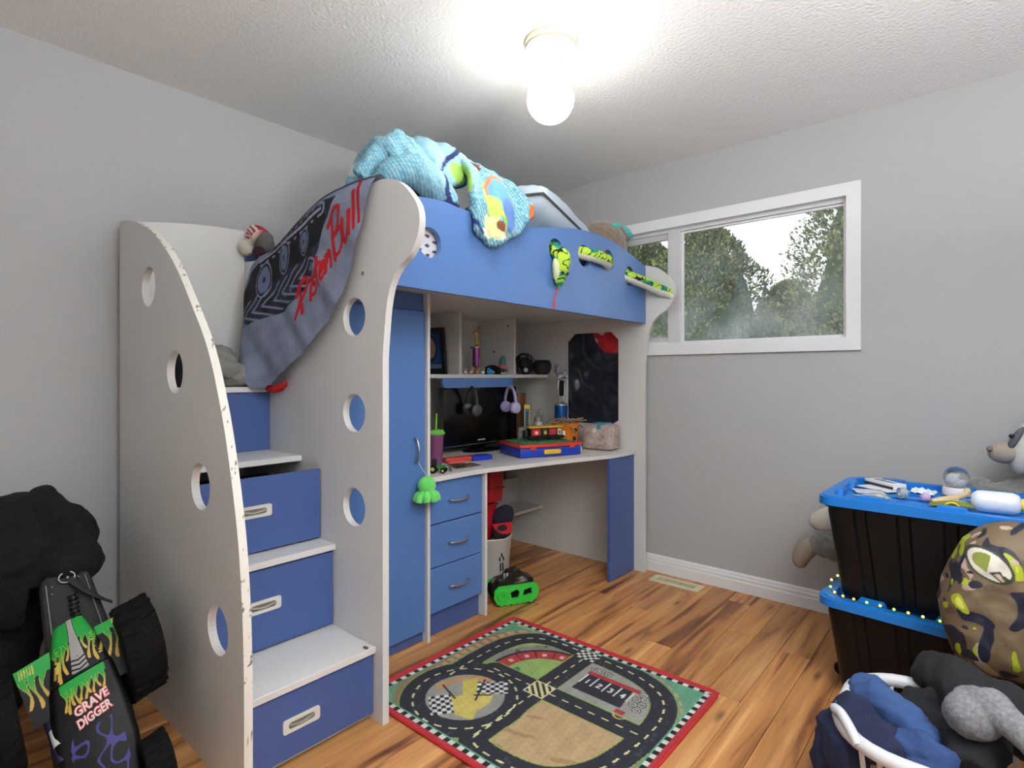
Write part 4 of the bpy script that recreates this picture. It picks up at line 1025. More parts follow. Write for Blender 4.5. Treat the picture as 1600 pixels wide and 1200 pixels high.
b = B(); tube(b, smoothp([(X, Y, ZS + .06), (X, Y + .004, ZS + .085), (X, Y + .012, ZS + .115)], 5), [.021, .021, .021, .02, .02, .019, .018, .017, .014, .01, .005], 14); obj('hat', b, mat('toy_paint', (64, 132, 136), .6, var=.2, vs=60), gf, smooth=179)
# wire ball and black speaker-like gourd
X, Y, r_ = -2.365, 2.895, .072
wbl = thing('wire_ball', 'black open wire ball on the right end of the hutch shelf', 'ornament', (X, Y, ZS))
b = B(); blob(b, (X, Y, ZS + r_), r_ * .62, sub=3); obj('core', b, mat('charcoal_core', (40, 40, 40), .7), wbl, smooth=179)
for k in range(9):
    mx = T(X, Y, ZS + r_ + .001) @ Euler((k * .7, k * 1.1 + .4, k * .45)).to_matrix().to_4x4()
    b = B(); tube(b, [mx @ Vector((r_ * .97 * math.cos(R(q)), r_ * .97 * math.sin(R(q)), .012 * math.sin(R(q * 3)))) for q in range(0, 361, 12)], .0026, 6)
    obj('wire', b, M_BLACK, wbl, smooth=60)
b = B(); lathe(b, [(0, 0), (.014, 0), (.014, .006), (0, .008)], 16, T(X + .055, Y - .055, ZS + .03) @ RZ(-45) @ RY(90)); obj('badge', b, mat('pale_badge', (180, 180, 176), .4), wbl, smooth=40)
X, Y = -2.268, 2.962
gd = thing('speaker', 'squat black faceted speaker at the right end of the hutch shelf', 'speaker', (X, Y, ZS))
obj('body', lathe(B(), [(0, .0005), (.036, .0005), (.05, .014), (.062, .045), (.06, .075), (.05, .09), (0, .09)], 10, T(X, Y, ZS)), mat('black_mesh', (32, 32, 33), .7, var=.2, vs=80), gd)
obj('rim', lathe(B(), [(.05, .089), (.052, .094), (.046, .096), (.044, .09)], 10, T(X, Y, ZS)), M_BLACK, gd)

# ------------------------------------------------------------------ television and headphones
ZD = .7275
tv = thing('television', 'black flat-screen television standing on the desk under the hutch', 'television', (-2.35, 2.45, ZD))
TX = -2.335
obj('bezel', prism(B(), [(2.137, .756), (2.772, .756), (2.772, 1.108), (2.137, 1.108)], 'x', TX - .045, TX, [[(2.162, .815), (2.162, 1.087), (2.747, 1.087), (2.747, .815)]]), mat('gloss_bezel', (12, 12, 13), .18, coat=.3), tv)
obj('screen', bx(TX - .04, TX - .006, 2.155, 2.755, .81, 1.095), mat('dark_screen', (9, 9, 10), .22), tv)
obj('back_shell', bx(TX - .085, TX - .045, 2.18, 2.73, .77, 1.09, bev=.015), M_BLACK, tv)
obj('trim_line', bx(TX, TX + .002, 2.145, 2.764, .768, .771), mat('grey_line', (86, 86, 88), .3), tv)
for k in range(7):
    obj('logo_mark', bx(TX - .0005, TX + .0012, 2.415 + k * .009, 2.4218 + k * .009, .787, .7945), mat('pale_logo', (190, 190, 188), .5), tv)
obj('neck', bx(TX - .05, TX - .012, 2.4, 2.5, .737, .79, bev=.006), M_BLACK, tv)
obj('foot', lathe(B(), [(0, .0005), (.1, .0005), (.1, .006), (.09, .012), (.03, .018), (0, .018)], 40, T(TX + .005, 2.45, ZD) @ Matrix.Diagonal((.82, 1.55, 1, 1))), mat('gloss_foot', (14, 14, 15), .12), tv, smooth=40)
def headphones(name, y, z, m1, m2, label, yaw, w=.085, h=.20):
    t = thing(name, label, 'headphones', (-2.238, y, z))
    mx = T(-2.238, y, z) @ RZ(yaw)
    arcp = [(w * math.cos(R(a)), 0, -h * .5 + h * .5 * math.sin(R(a)) - .0) for a in range(-14, 195, 8)]
    b = B(); tube(b, [mx @ Vector(p) for p in arcp], .0115, 8, flat=.55, up=(0, 1, 0)); obj('headband', b, m1, t, smooth=60)
    for s in (-1, 1):
        q = mx @ T(s * (w - .004), 0, -h * .62) @ RZ(8 * s) @ RY(90 * s)
        c = obj('ear_cup', lathe(B(), [(0, -.012), (.026, -.012), (.034, -.004), (.034, .008), (.026, .016), (0, .016)], 24, q), m1, t, smooth=50)
        obj('ear_pad', lathe(B(), [(0, -.024), (.024, -.026), (.034, -.02), (.034, -.012), (0, -.011)], 24, q), m2, c, smooth=50)
    return t
headphones('headphones', 2.265, 1.108, mat('charcoal_headset', (58, 58, 62), .45), M_BLACK, 'charcoal headphones hanging from the blue valance in front of the screen', -27)
headphones('headphones', 2.60, 1.108, mat('lilac_headset', (182, 176, 214), .4), mat('lilac_pad', (160, 148, 196), .6), 'lilac headphones hanging from the right end of the blue valance', -27)

# ------------------------------------------------------------------ things on the desk
X, Y = -2.118, 1.885
tb = thing('tumbler', 'plum plastic tumbler with a lime lid and straw on the desk', 'cup', (X, Y, ZD))
obj('cup', lathe(B(), [(0, .0005), (.028, .0005), (.031, .006), (.041, .155), (0, .155)], 28, T(X, Y, ZD)), mat('plum_plastic', (128, 66, 110), .45), tb, smooth=50)
obj('lid', lathe(B(), [(0, .153), (.045, .153), (.047, .162), (.043, .166), (.038, .176), (0, .178)], 28, T(X, Y, ZD)), mat('lime_plastic', (120, 200, 86), .4), tb, smooth=50)
b = B(); tube(b, [(X, Y, ZD + .12), (X + .002, Y + .004, ZD + .258)], .0042, 10); obj('straw', b, mat('lime_straw', (140, 206, 40), .35), tb, smooth=60)
# red and blue toy gripper
tl = thing('toy_gripper', 'flat red and blue plastic toy lying in front of the television', 'toy', (-2.03, 2.08, ZD))
mx = T(-2.10, 2.045, ZD) @ RZ(76)
obj('red_arm', box(B(), -.10, .06, -.024, .024, .001, .026, bev=.009, mx=mx), mat('red_plastic', (206, 62, 50), .4), tl, smooth=40)
obj('red_rail', box(B(), -.10, .0, -.05, -.03, .001, .012, bev=.003, mx=mx), mat('red_pale', (214, 92, 84), .45), tl)
bb = obj('blue_body', prism(B(), rrect(.125, .075, .012), 'z', .001, .024, [rrect(.07, .035, .006)], mx=mx @ T(.115, 0, 0)), mat('blue_plastic', (34, 56, 176), .35), tl)
obj('dial', box(B(), .09, .14, -.014, .014, .004, .016, bev=.003, mx=mx), mat('teal_insert', (110, 150, 146), .5), tl)
# patterned card and pen
def cardcol(a):
    P = a[:, :2].astype(float); n = npnoise(P, 110, 3); m = npnoise(P, 150, 7); c = np.tile(C(34, 36, 32), (len(P), 1)); c[n > .5] = C(150, 138, 92); c[m > 1.1] = C(196, 186, 150); c[npnoise(P, 80, 9) > 1.4] = C(80, 100, 60); return c
q = [Vector((-2.077, 1.915, 0)), Vector((-2.02, 2.05, 0)), Vector((-1.93, 2.02, 0)), Vector((-1.945, 1.86, 0))]
b = B(); sheet(b, 60, 50, lambda u, v: (q[0].lerp(q[1], u)).lerp(q[3].lerp(q[2], u), v) + Vector((0, 0, ZD + .002)), thick=.0012)
solo('camouflage_card', b, mat('card_print', attr=True, rough=.5), 'dark camouflage-printed card lying flat on the desk edge', 'card', col=cardcol)
b = B(); tube(b, [(-1.915, 1.80, ZD + .006), (-1.99, 1.862, ZD + .006)], .0055, 8); tube(b, [(-1.915, 1.80, ZD + .006), (-1.903, 1.79, ZD + .006)], [.0055, .001], 8)
solo('pen', b, mat('slate_pen', (92, 124, 146), .4), 'slate blue pen lying beside the camouflage card', 'pen', smooth=40)
# toy tractor
X, Y = -1.93, 1.735
tt = thing('toy_tractor', 'tiny green toy tractor with black wheels at the left edge of the desk', 'toy', (X, Y, ZD))
mx = T(X, Y, ZD) @ RZ(35)
obj('hood', box(B(), -.012, .032, -.011, .011, .018, .036, bev=.004, mx=mx), mat('tractor_green', (44, 132, 62), .35), tt)
obj('cab', box(B(), -.032, -.008, -.014, .014, .016, .062, bev=.004, mx=mx), mat('tractor_dark', (24, 40, 28), .3), tt)
for (wx, wy, wr) in ((-.022, -.021, .02), (-.022, .021, .02), (.024, -.018, .013), (.024, .018, .013)):
    w = obj('wheel', lathe(B(), [(wr * .45, -.006), (wr * .9, -.006), (wr, -.003), (wr, .003), (wr * .9, .006), (wr * .45, .006), (wr * .45, -.006)], 20, mx @ T(wx, wy, wr) @ RX(90)), M_RUBBER, tt, smooth=40)
    obj('hub', lathe(B(), [(0, -.004), (wr * .45, -.004), (wr * .45, .004), (0, .004)], 12, mx @ T(wx, wy, wr) @ RX(90)), mat('tractor_yellow', (206, 190, 90), .4), w)
# building-brick case with train
cx = thing('brick_case', 'flat blue plastic case with red lid and yellow handle on the desk', 'toy case', (-1.995, 2.50, ZD))
cm = T(-1.969, 2.55, ZD) @ RZ(66.5)       # local x along the front edge, -y towards the room
obj('tray', box(B(), -.195, .195, -.135, .135, .001, .052, bev=.008, mx=cm), mat('case_blue', (26, 62, 178), .35), cx, smooth=40)
obj('lid', box(B(), -.2, .2, -.14, .14, .053, .071, bev=.006, mx=cm), mat('case_red', (206, 58, 46), .4), cx, smooth=40)
obj('baseplate', box(B(), -.17, .17, -.11, .11, .071, .075, bev=.001, mx=cm), mat('green_plate', (60, 130, 76), .45), cx)
b = B()
for i in range(14):
    for j in range(9):
        lathe(b, [(.0055, .075), (.0055, .079), (0, .079)], 8, cm @ T(-.156 + .024 * i, -.096 + .024 * j, 0))
obj('studs', b, mat('green_stud', (60, 132, 78), .45), cx, kind='stuff')
obj('handle', box(B(), -.055, .055, -.152, -.139, .016, .042, bev=.006, mx=cm), mat('case_yellow', (226, 178, 40), .4), cx, smooth=40)
for k in (-.12, .13): obj('latch', box(B(), k - .018, k + .018, -.145, -.137, .042, .062, bev=.002, mx=cm), mat('case_red2', (200, 66, 52), .4), cx)
tn = thing('toy_train', 'black and yellow roofed toy train carriage standing on the blue brick case', 'toy', (-1.995, 2.49, ZD + .08))
tm = T(-1.945, 2.565, ZD + .079) @ RZ(64)
obj('chassis', box(B(), -.115, .115, -.03, .03, .012, .026, bev=.003, mx=tm), mat('train_black', (18, 18, 19), .4), tn)
obj('carriage', box(B(), -.105, .095, -.028, .028, .026, .072, bev=.002, mx=tm), mat('train_panel', (32, 30, 30), .4), tn)
for k, (c1, w) in enumerate((((206, 44, 46), .05), ((70, 74, 60), .03), ((196, 44, 52), .045), ((214, 206, 160), .024))):
    xx = (-.068, -.012, .037, .08)[k]
    p = obj('side_panel', box(B(), xx - w / 2, xx + w / 2, -.0305, -.027, .03, .066, bev=.001, mx=tm), mat('train_paint', c1, .4), tn)
    obj('panel_figure', box(B(), xx - w * .2, xx + w * .2, -.0325, -.030, .036, .055, bev=.002, mx=tm), mat('panel_print', ((232, 190, 176), (226, 196, 70), (160, 70, 90), (110, 90, 70))[k], .5), p)
obj('roof', box(B(), -.118, .105, -.033, .033, .072, .081, bev=.003, mx=tm), mat('train_roof', (222, 178, 44), .4), tn)
obj('boiler_front', box(B(), -.135, -.115, -.02, .02, .014, .06, bev=.006, mx=tm), mat('train_front', (24, 24, 25), .4), tn)
obj('rear_lamp', box(B(), .105, .122, -.026, -.008, .02, .05, bev=.003, mx=tm), mat('white_part', (222, 222, 214), .4), tn)
for k in (-.085, -.045, .04, .08):
    for s in (-.026, .026):
        obj('wheel', lathe(B(), [(0, -.003), (.0125, -.003), (.0125, .003), (0, .003)], 16, tm @ T(k, s, .0135) @ RX(90)), mat('train_wheel', (16, 16, 16), .5), tn, smooth=40)
# orange bucket full of cables
X, Y = -1.975, 2.815
bk = thing('orange_bucket', 'orange pumpkin-style bucket heaped with loose pieces behind the brick case', 'bucket', (X, Y, ZD))
obj('pail', lathe(B(), [(0, .0005), (.062, .0005), (.07, .02), (.082, .15), (.086, .155), (.082, .16), (.076, .155), (.066, .03), (0, .02)], 32, T(X, Y, ZD)), mat('orange_plastic', (232, 132, 32), .4), bk, smooth=50)
for (a_, z_) in ((-10, .12), (-15, .07), (-62, .085)):
    mx = T(X, Y, ZD) @ RZ(a_) @ T(.0745 + .013 * z_ / .15, 0, z_) @ RY(84)
    obj('face_mark', prism(B(), arc(0, 0, .014, 14, ry=.012), 'z', 0, .002, mx=mx) if a_ != -62 else prism(B(), rrect(.05, .04, .004), 'z', 0, .0015, mx=mx), mat('bucket_print', (40, 30, 24) if a_ != -62 else (206, 110, 24), .6), bk)
b = B(); rs = np.random.RandomState(5)
for k in range(26):
    p = Vector((X + rs.uniform(-.06, .06), Y + rs.uniform(-.06, .06), ZD + .14 + rs.uniform(0, .03))); d = Vector((rs.normal() * .05, rs.normal() * .05, rs.uniform(-.01, .03)))
    tube(b, smoothp([p - d, p + Vector((0, 0, .014)), p + d], 4), .0042, 5)
obj('loose_pieces', b, mat('mixed_sticks', (150, 124, 96), .5, var=.5, vs=60), bk, kind='stuff')
# silver and blue trophy
X, Y = -2.08, 2.915
tp = thing('trophy', 'silver cup trophy with a cluster figure and a blue base behind the orange bucket', 'trophy', (X, Y, ZD))
obj('base', bx(X - .045, X + .045, Y - .045, Y + .045, ZD + .0005, ZD + .06, bev=.004), mat('marble_base', (190, 188, 184), .3), tp)
obj('blue_column', lathe(B(), [(0, .06), (.042, .06), (.042, .26), (0, .26)], 24, T(X, Y, ZD)), mat('blue_foil', (38, 92, 158), .22, metal=.5, var=.2, vs=50), tp, smooth=50)
obj('plate', lathe(B(), [(0, .26), (.046, .26), (.046, .268), (.02, .278), (.012, .29), (0, .29)], 24, T(X, Y, ZD)), M_SILV, tp, smooth=50)
b = B()
for s in (-1, 1):
    tube(b, smoothp([(X, Y + s * .012, ZD + .285), (X, Y + s * .032, ZD + .33), (X, Y + s * .034, ZD + .39), (X, Y + s * .026, ZD + .42)], 6), .0055, 8)
obj('riser', b, M_SILV, tp, smooth=60)
obj('black_insert', bx(X - .006, X + .006, Y - .026, Y + .026, ZD + .32, ZD + .42, bev=.003), mat('black_insert', (26, 26, 30), .4), tp)
b = B(); rs = np.random.RandomState(3)
blob(b, (X, Y, ZD + .445), (.028, .036, .02), sub=2)
for k in range(16): blob(b, (X + rs.normal() * .012, Y + rs.normal() * .028, ZD + .47 + rs.uniform(-.03, .075)), rs.uniform(.009, .017), sub=2)
tube(b, [(X, Y - .05, ZD + .435), (X, Y + .05, ZD + .435)], .006, 6)
obj('figure', vox(b, .004, 2), M_SILV, tp, smooth=179)
# right end of the desk
X, Y = -1.80, 2.945
lb = thing('lunch_box', 'speckled beige box with a turquoise clasp at the right end of the desk', 'box', (X, Y, ZD))
lm = T(X, Y, ZD) @ RZ(6)
def boxcol(a):
    P = a.astype(float); c = np.tile(C(176, 160, 150), (len(P), 1)); n = npnoise(P, 330, 3); c[n > .8] = C(140, 122, 112); c[n < -1.0] = C(204, 192, 184)
    return c
b = box(B(), -.105, .105, -.068, .068, .001, .155, bev=.028); bmesh.ops.subdivide_edges(b, edges=b.edges[:], cuts=7, use_grid_fill=True)
for v in b.verts:
    if v.co.z > .01 and abs(v.co.z - .078) < .018: v.co.x *= .975; v.co.y *= .97
bmesh.ops.transform(b, matrix=lm, verts=b.verts[:])
obj('shell', b, mat('speckled_foam', attr=True, rough=.75, bump=.3), lb, smooth=60, col=boxcol)
obj('clasp', box(B(), -.045, .045, -.04, .055, .147, .162, bev=.006, mx=lm), mat('turquoise_clasp', (70, 150, 176), .4), lb, smooth=40)
obj('clasp_tab', box(B(), .005, .03, -.074, -.066, .128, .158, bev=.003, mx=lm), mat('turquoise_clasp', (70, 150, 176), .4), lb)
obj('button', lathe(B(), [(0, 0), (.016, 0), (.014, .006), (0, .007)], 20, lm @ T(-.012, -.067, .118) @ RX(90)), mat('pale_button', (216, 210, 204), .4), lb, smooth=40)
b = lathe(B(), [(0, .0005), (.014, .0005), (.014, .026), (.009, .031), (.009, .042), (0, .042)], 18, T(-1.845, 2.775, ZD)); solo('small_bottle', b, mat('cream_bottle', (206, 204, 168), .4), 'tiny cream bottle between the brick case and the beige box', 'bottle', smooth=45)
# books and boxes right of the television
bo = thing('book', 'yellow and navy book standing upright right of the television', 'book', (-2.31, 2.74, ZD))
mx = T(-2.325, 2.875, ZD) @ RZ(38)
obj('cover', box(B(), -.02, .02, -.085, .085, .001, .262, bev=.002, mx=mx), mat('book_yellow', (220, 190, 34), .4), bo)
obj('front_print', box(B(), -.0212, -.0195, -.078, .078, .012, .25, mx=mx), mat('book_navy', (22, 30, 56), .4, var=.5, vs=18), bo)
obj('spine_print', box(B(), -.013, .013, -.0865, -.0845, .03, .235, mx=mx), mat('book_blue', (32, 108, 170), .4, var=.3, vs=60), bo)
for k in range(9): obj('spine_mark', box(B(), -.007, .007, -.0873, -.0862, .05 + k * .019, .062 + k * .019, mx=mx), mat('spine_dark', (16, 28, 60), .5), bo)
t = thing('cardboard_box', 'plain brown cardboard box behind the yellow book', 'box', (-2.44, 2.86, ZD))
obj('carton', bx(-2.54, -2.44, 2.85, 3.0, ZD + .0005, ZD + .33, bev=.002), mat('brown_card', (128, 84, 54), .85, var=.08), t)
obj('tape', bx(-2.541, -2.4385, 2.91, 2.94, ZD + .05, ZD + .3308), mat('packing_tape', (150, 108, 74), .4), t)
t = thing('glass_block', 'small grey picture box standing in front of the navy book', 'ornament', (-2.165, 2.645, ZD))
mx = T(-2.17, 2.635, ZD) @ RZ(30)
obj('block', box(B(), -.018, .018, -.05, .05, .0005, .135, bev=.003, mx=mx), mat('pale_grey_print', (142, 150, 146), .3, var=.4, vs=45), t)
obj('frame_edge', box(B(), .016, .0195, -.048, .048, .004, .131, mx=mx), mat('grey_print', (110, 120, 116), .35, var=.6, vs=60), t)
X, Y = -2.205, 2.835
t = thing('water_bottle', 'frosted white bottle with a grey top between the book and the wall panel', 'bottle', (X, Y, ZD))
obj('flask', lathe(B(), [(0, .0005), (.034, .0005), (.036, .006), (.036, .14), (.03, .155), (0, .155)], 24, T(X, Y, ZD)), mat('frosted_white', (176, 178, 178), .35), t, smooth=45)
obj('cap', lathe(B(), [(0, .154), (.027, .154), (.027, .178), (.02, .186), (.012, .19), (.012, .215), (0, .217)], 20, T(X, Y, ZD)), mat('grey_cap2', (130, 130, 122), .5), t, smooth=45)
b = B(); tube(b, smoothp([(X + .03, Y, ZD + .185), (X + .045, Y, ZD + .21), (X + .02, Y, ZD + .235), (X, Y, ZD + .215)], 5), .004, 6); obj('loop', b, mat('grey_loop', (140, 140, 132), .5), t, smooth=60)

# dark jersey hanging beyond the cut-out
jr = thing('jersey', 'dark navy shiny jersey hanging behind the octagonal cut-out of the far panel', 'clothes', (-1.94, 3.095, .8))
def jf(u, v):
    x = -2.22 + .56 * u; z = 1.50 - .70 * v
    r_ = math.hypot((u - .72) * 1.1, v * 1.25 - .05); y = 3.093 + .008 * math.sin(u * 30 + 2 * math.sin(v * 6)) * max(0, .5 - u) * 2 + .010 * math.sin(r_ * 27 + 3.5 * noise.noise(Vector((u * 5, v * 5, 2)))) * min(1, r_ * 2) + .007 * noise.noise(Vector((u * 9, v * 12, 5)))
    return (x, min(y, 3.112), z)
def jcol(a):
    P = np.stack([a[:, 0], a[:, 2]], 1).astype(float); c = np.tile(C(15, 24, 38), (len(P), 1)); c[npnoise(P, 25, 8) > 1.2] = C(16, 40, 56)  # teal patches paint reflections into the satin colour
    m = np.hypot((P[:, 0] + 1.81) / .14, (P[:, 1] - 1.46) / .14) < 1
    c[m] = C(188, 26, 38); n = npnoise(P, 60, 4); c[m & (n > 1.0) & (P[:, 1] > 1.38)] = C(220, 196, 196)
    return c
b = B(); sheet(b, 150, 150, jf, thick=.002)
obj('fabric', b, mat('satin_navy', attr=True, rough=.36, bump=.35, bs=18, sheen=.3), jr, smooth=179, col=jcol)

# ------------------------------------------------------------------ keychain on the wardrobe handle
X, Y, Z = -1.838, 1.585, .705
oc = thing('plush_keychain', 'lime green plush octopus hanging on a string from the wardrobe handle', 'soft toy', (X, Y, Z - .05))
M_LIME = mat('lime_plush', (104, 216, 100), .95, var=.06, vs=40, bump=.5, bs=300, sheen=.4)
b = B(); blob(b, (X, Y, Z), (.035, .041, .039), sub=4); obj('head', b, M_LIME, oc, smooth=179)
for k in range(8):
    a_ = k * 45 + 10
    b = B(); ca, sa = math.cos(R(a_)), math.sin(R(a_))
    tube(b, smoothp([(X + .015 * ca, Y + .018 * sa, Z - .025), (X + .034 * ca, Y + .04 * sa, Z - .042), (X + .038 * ca, Y + .05 * sa, Z - .062), (X + .04 * ca, Y + .053 * sa, Z - .07)], 4), [.013] * 4 + [.016] * 4 + [.015] * 3 + [.012, .006], 10)
    obj('tentacle', b, M_LIME, oc, smooth=179)
b = B(); blob(b, (X + .03, Y + .022, Z - .05), .0045, sub=2); obj('eye', b, M_BLACK, oc, smooth=179)
b = B(); tube(b, [(X, Y, Z + .042), (-1.852, 1.565, .78), (-1.858, 1.556, .806)], .0012, 5); obj('string', b, mat('white_string', (214, 220, 222), .8), oc)

# ------------------------------------------------------------------ under the desk
X, Y = -2.085, 2.245
wbn = thing('white_bin', 'white tapered bin with a black printed motif under the desk', 'bin', (X, Y, 0))
obj('bucket', lathe(B(), [(0, .001), (.095, .001), (.1, .01), (.122, .3), (.127, .305), (.122, .31), (.117, .305), (.095, .02), (0, .02)], 36, T(X, Y, 0)), mat('bin_white', (196, 194, 188), .5), wbn, smooth=50)
for a_, z_ in ((-8, .2), (-2, .22), (4, .2), (-5, .16), (3, .16)):
    mx = T(X, Y, 0) @ RZ(a_ - 10) @ T(.1005 + .022 * z_ / .3, 0, z_) @ RY(86)
    obj('printed_mark', prism(B(), rrect(.05 if z_ < .19 else .022, .009, .003), 'z', 0, .0015, mx=mx), mat('bin_print', (36, 34, 34), .6), wbn)
M_REDC = mat('deep_red_plastic', (164, 16, 26), .5)
t = thing('red_box', 'upper red plastic box propped in the white bin under the desk', 'box', (-2.09, 2.24, .5))
mx = T(-2.10, 2.235, .575) @ RZ(12) @ RX(-6)
obj('shell', box(B(), -.07, .07, -.075, .075, -.085, .085, bev=.012, mx=mx), M_REDC, t, smooth=40); obj('lip', box(B(), -.075, .075, -.08, .08, -.012, -.002, bev=.002, mx=mx), mat('red_lip', (140, 14, 24), .5), t)
t = thing('red_box', 'lower red plastic box standing in the white bin under the other', 'box', (-2.09, 2.225, .3))
mx = T(-2.105, 2.215, .385) @ RZ(12) @ RX(4)
obj('shell', box(B(), -.06, .06, -.06, .06, -.095, .095, bev=.012, mx=mx), M_REDC, t, smooth=40); obj('lip', box(B(), -.064, .064, -.064, .064, .078, .086, bev=.002, mx=mx), mat('red_lip', (140, 14, 24), .5), t)
cpn = thing('baseball_cap', 'navy cap with a red brim resting on the rim of the white bin', 'hat', (-2.0, 2.28, .31))
b = B(); blob(b, (-2.03, 2.295, .40), (.05, .07, .075), (0, 30, 0), 3); obj('crown', b, fabric('navy_twill', rgb=(26, 30, 50)), cpn, smooth=179)
b = prism(B(), arc(0, 0, .062, 18, -100, 100, .055), 'z', -.003, .003, mx=T(-1.985, 2.24, .375) @ RZ(-20) @ RY(35)); obj('brim', b, fabric('red_twill', rgb=(186, 22, 32)), cpn)
b = B(); blob(b, (-1.985, 2.235, .335), (.035, .055, .045), sub=3); wob(b, .008, 20, 2); solo('dark_ball', b, fabric('dark_knit', rgb=(24, 26, 40)), 'dark navy cloth ball in the white bin below the red brim', 'ball', smooth=179)
# black and green toy monster truck under the desk
mt_ = thing('toy_truck', 'black toy truck with a bright green track frame on the floor under the desk', 'toy', (-1.9, 2.26, 0))
tm = T(-1.905, 2.225, 0) @ RZ(62) @ Matrix.Scale(.80, 4)      # local x along the truck, -y to the room
M_GRN = mat('bright_green', (52, 196, 66), .4)
def truckcol(a):
    P = a.astype(float); c = np.tile(C(26, 25, 25), (len(P), 1)); n = npnoise(P, 70, 3); c[n > 1.25] = C(150, 148, 140); c[npnoise(P, 90, 5) > 1.6] = C(150, 70, 70); c[npnoise(P, 60, 9) > 1.6] = C(96, 110, 70); return c
b = B(); sect = [(-.13, .05), (-.13, .11), (-.11, .145), (-.05, .155), (-.02, .19), (.05, .195), (.085, .16), (.13, .145), (.135, .06)]
prism(b, sect, 'y', -.055, .055, mx=tm); bmesh.ops.triangulate(b, faces=b.faces[:]); bmesh.ops.subdivide_edges(b, edges=b.edges[:], cuts=6, use_grid_fill=True)
obj('body', b, mat('truck_print', attr=True, rough=.4), mt_, col=truckcol)
for s in (-1, 1):
    fr = [(-.135, .02), (-.155, .06), (-.15, .11), (-.12, .13), (.12, .13), (.15, .11), (.155, .07), (.14, .03), (.11, .012), (-.09, .012)]
    fr2 = []
    for k in range(11): fr2.append((-.10 + .02 * k, .012 if k % 2 else .002))
    fr = [(-.135, .02), (-.155, .06), (-.15, .105), (-.12, .128), (.12, .128), (.15, .11), (.155, .07), (.14, .03), (.115, .015)] + fr2[::-1]
    f = obj('track_frame', prism(B(), fr, 'y', s * .085 - .008, s * .085 + .008, [[(-.035, .045), (-.045, .085), (.0, .10), (.02, .08), (.01, .045)], [(.04, .05), (.05, .09), (.10, .10), (.105, .06)]], mx=tm), M_GRN, mt_)
    obj('wheel_disc', lathe(B(), [(.014, -.006), (.034, -.006), (.04, 0), (.034, .006), (.014, .006), (.014, -.006)], 24, tm @ T(-.098, s * .096, .074) @ RX(90)), M_GRN, f, smooth=40)
    obj('track_belt', prism(B(), fr, 'y', s * .062 - .012, s * .062 + .012, mx=tm @ T(0, 0, .0) @ Matrix.Diagonal((.93, 1, .93, 1)) @ T(0, 0, .003)), M_RUBBER, mt_)
for k in range(4): obj('engine_pipe', lathe(B(), [(0, 0), (.008, 0), (.008, .03), (.005, .034), (0, .034)], 10, tm @ T(-.06 + .02 * k, -.02, .152)), mat('chrome_pipe', (176, 176, 176), .3, metal=.6), mt_, smooth=40)

# ------------------------------------------------------------------ storage totes at the right
M_TOTE = mat('black_tote_plastic', (10, 10, 11), .4, var=.05, spec=.3)
M_LID = mat('blue_lid_plastic', (20, 120, 206), .36, var=.03)
def tote(x, y, z, rz, label):
    t = thing('storage_tote', label, 'storage box', (x, y, z), 'stacked black totes')
    mx = T(x, y, z) @ RZ(rz)
    def outline(w, d, r):
        p = []
        n = 9
        base = rrect(w, d, r, 4)
        # ribs on the long sides
        out = []
        k = len(base)
        for i in range(k):
            a, c = base[i], base[(i + 1) % k]
            out.append(a)
            L = math.hypot(c[0] - a[0], c[1] - a[1])
            if L > .2:
                m = 5 if abs(c[0] - a[0]) > abs(c[1] - a[1]) else 3
                nx, ny = -(c[1] - a[1]) / L, (c[0] - a[0]) / L
                for q in range(m):
                    s = (q + .5) / m
                    for ds, dn in ((-.022, 0), (-.014, .008), (.014, .008), (.022, 0)):
                        f = s + ds / L; out.append((a[0] + (c[0] - a[0]) * f + nx * dn, a[1] + (c[1] - a[1]) * f + ny * dn))
        return out
    b = B(); levels = [(.0005, .66, .43), (.30, .735, .50), (.325, .735, .50)]
    rings = []
    for zz, w, d in levels:
        rings.append([b.verts.new(mx @ Vector((px, py, zz))) for px, py in outline(w, d, .045)])
    for r0, r1 in zip(rings, rings[1:]):
        for i in range(len(r0)): b.faces.new((r0[i], r0[(i + 1) % len(r0)], r1[(i + 1) % len(r0)], r1[i]))
    b.faces.new(rings[0]); b.faces.new(rings[-1])
    obj('tub', b, M_TOTE, t, smooth=35)
    obj('tub_rim', prism(B(), rrect(.755, .52, .05), 'z', .322, .332, mx=mx), M_TOTE, t)
    lid = obj('lid', prism(B(), rrect(.785, .555, .055, 7), 'z', .333, .362, [rrect(.70, .47, .05, 5)][:1], mx=mx), M_LID, t)
    bv = B(); prism(bv, rrect(.765, .535, .055, 7), 'z', .362, .366, [rrect(.705, .475, .05, 5)], mx=mx); obj('lip', bv, M_LID, lid)
    obj('tray', prism(B(), rrect(.702, .472, .05, 5), 'z', .335, .342, mx=mx), M_LID, lid)
    for s in (-1, 1):
        for k in range(3):
            xx = -.225 + .225 * k
            prof = [(-.05, .342), (.05, .342), (.036, .374), (-.036, .374)]
            obj('locking_tab', prism(B(), [(xx + a, c) for a, c in prof], 'y', s * .205, s * .25, mx=mx), M_LID, lid)
        for yy in (-.1, .1):
            obj('locking_tab', prism(B(), [(yy - .04, .342), (yy + .04, .342), (yy + .03, .37), (yy - .03, .37)], 'x', s * .335, s * .36, mx=mx), M_LID, lid)
    for yy in (-.1, 0, .1): obj('rib', box(B(), -.3, .3, yy - .02, yy + .02, .342, .348, bev=.002, mx=mx), M_LID, lid)
    for s in (-1, 1): obj('caster', lathe(B(), [(0, -.012), (.02, -.012), (.024, 0), (.02, .012), (0, .012)], 16, mx @ T(-.352, s * .12, .05) @ RX(90)), M_RUBBER, t, smooth=40) if z < .1 else None
    return t, mx
tote(-.07, 2.535, 0, -6, 'lower black tote with a blue lid on the floor under the other tote')
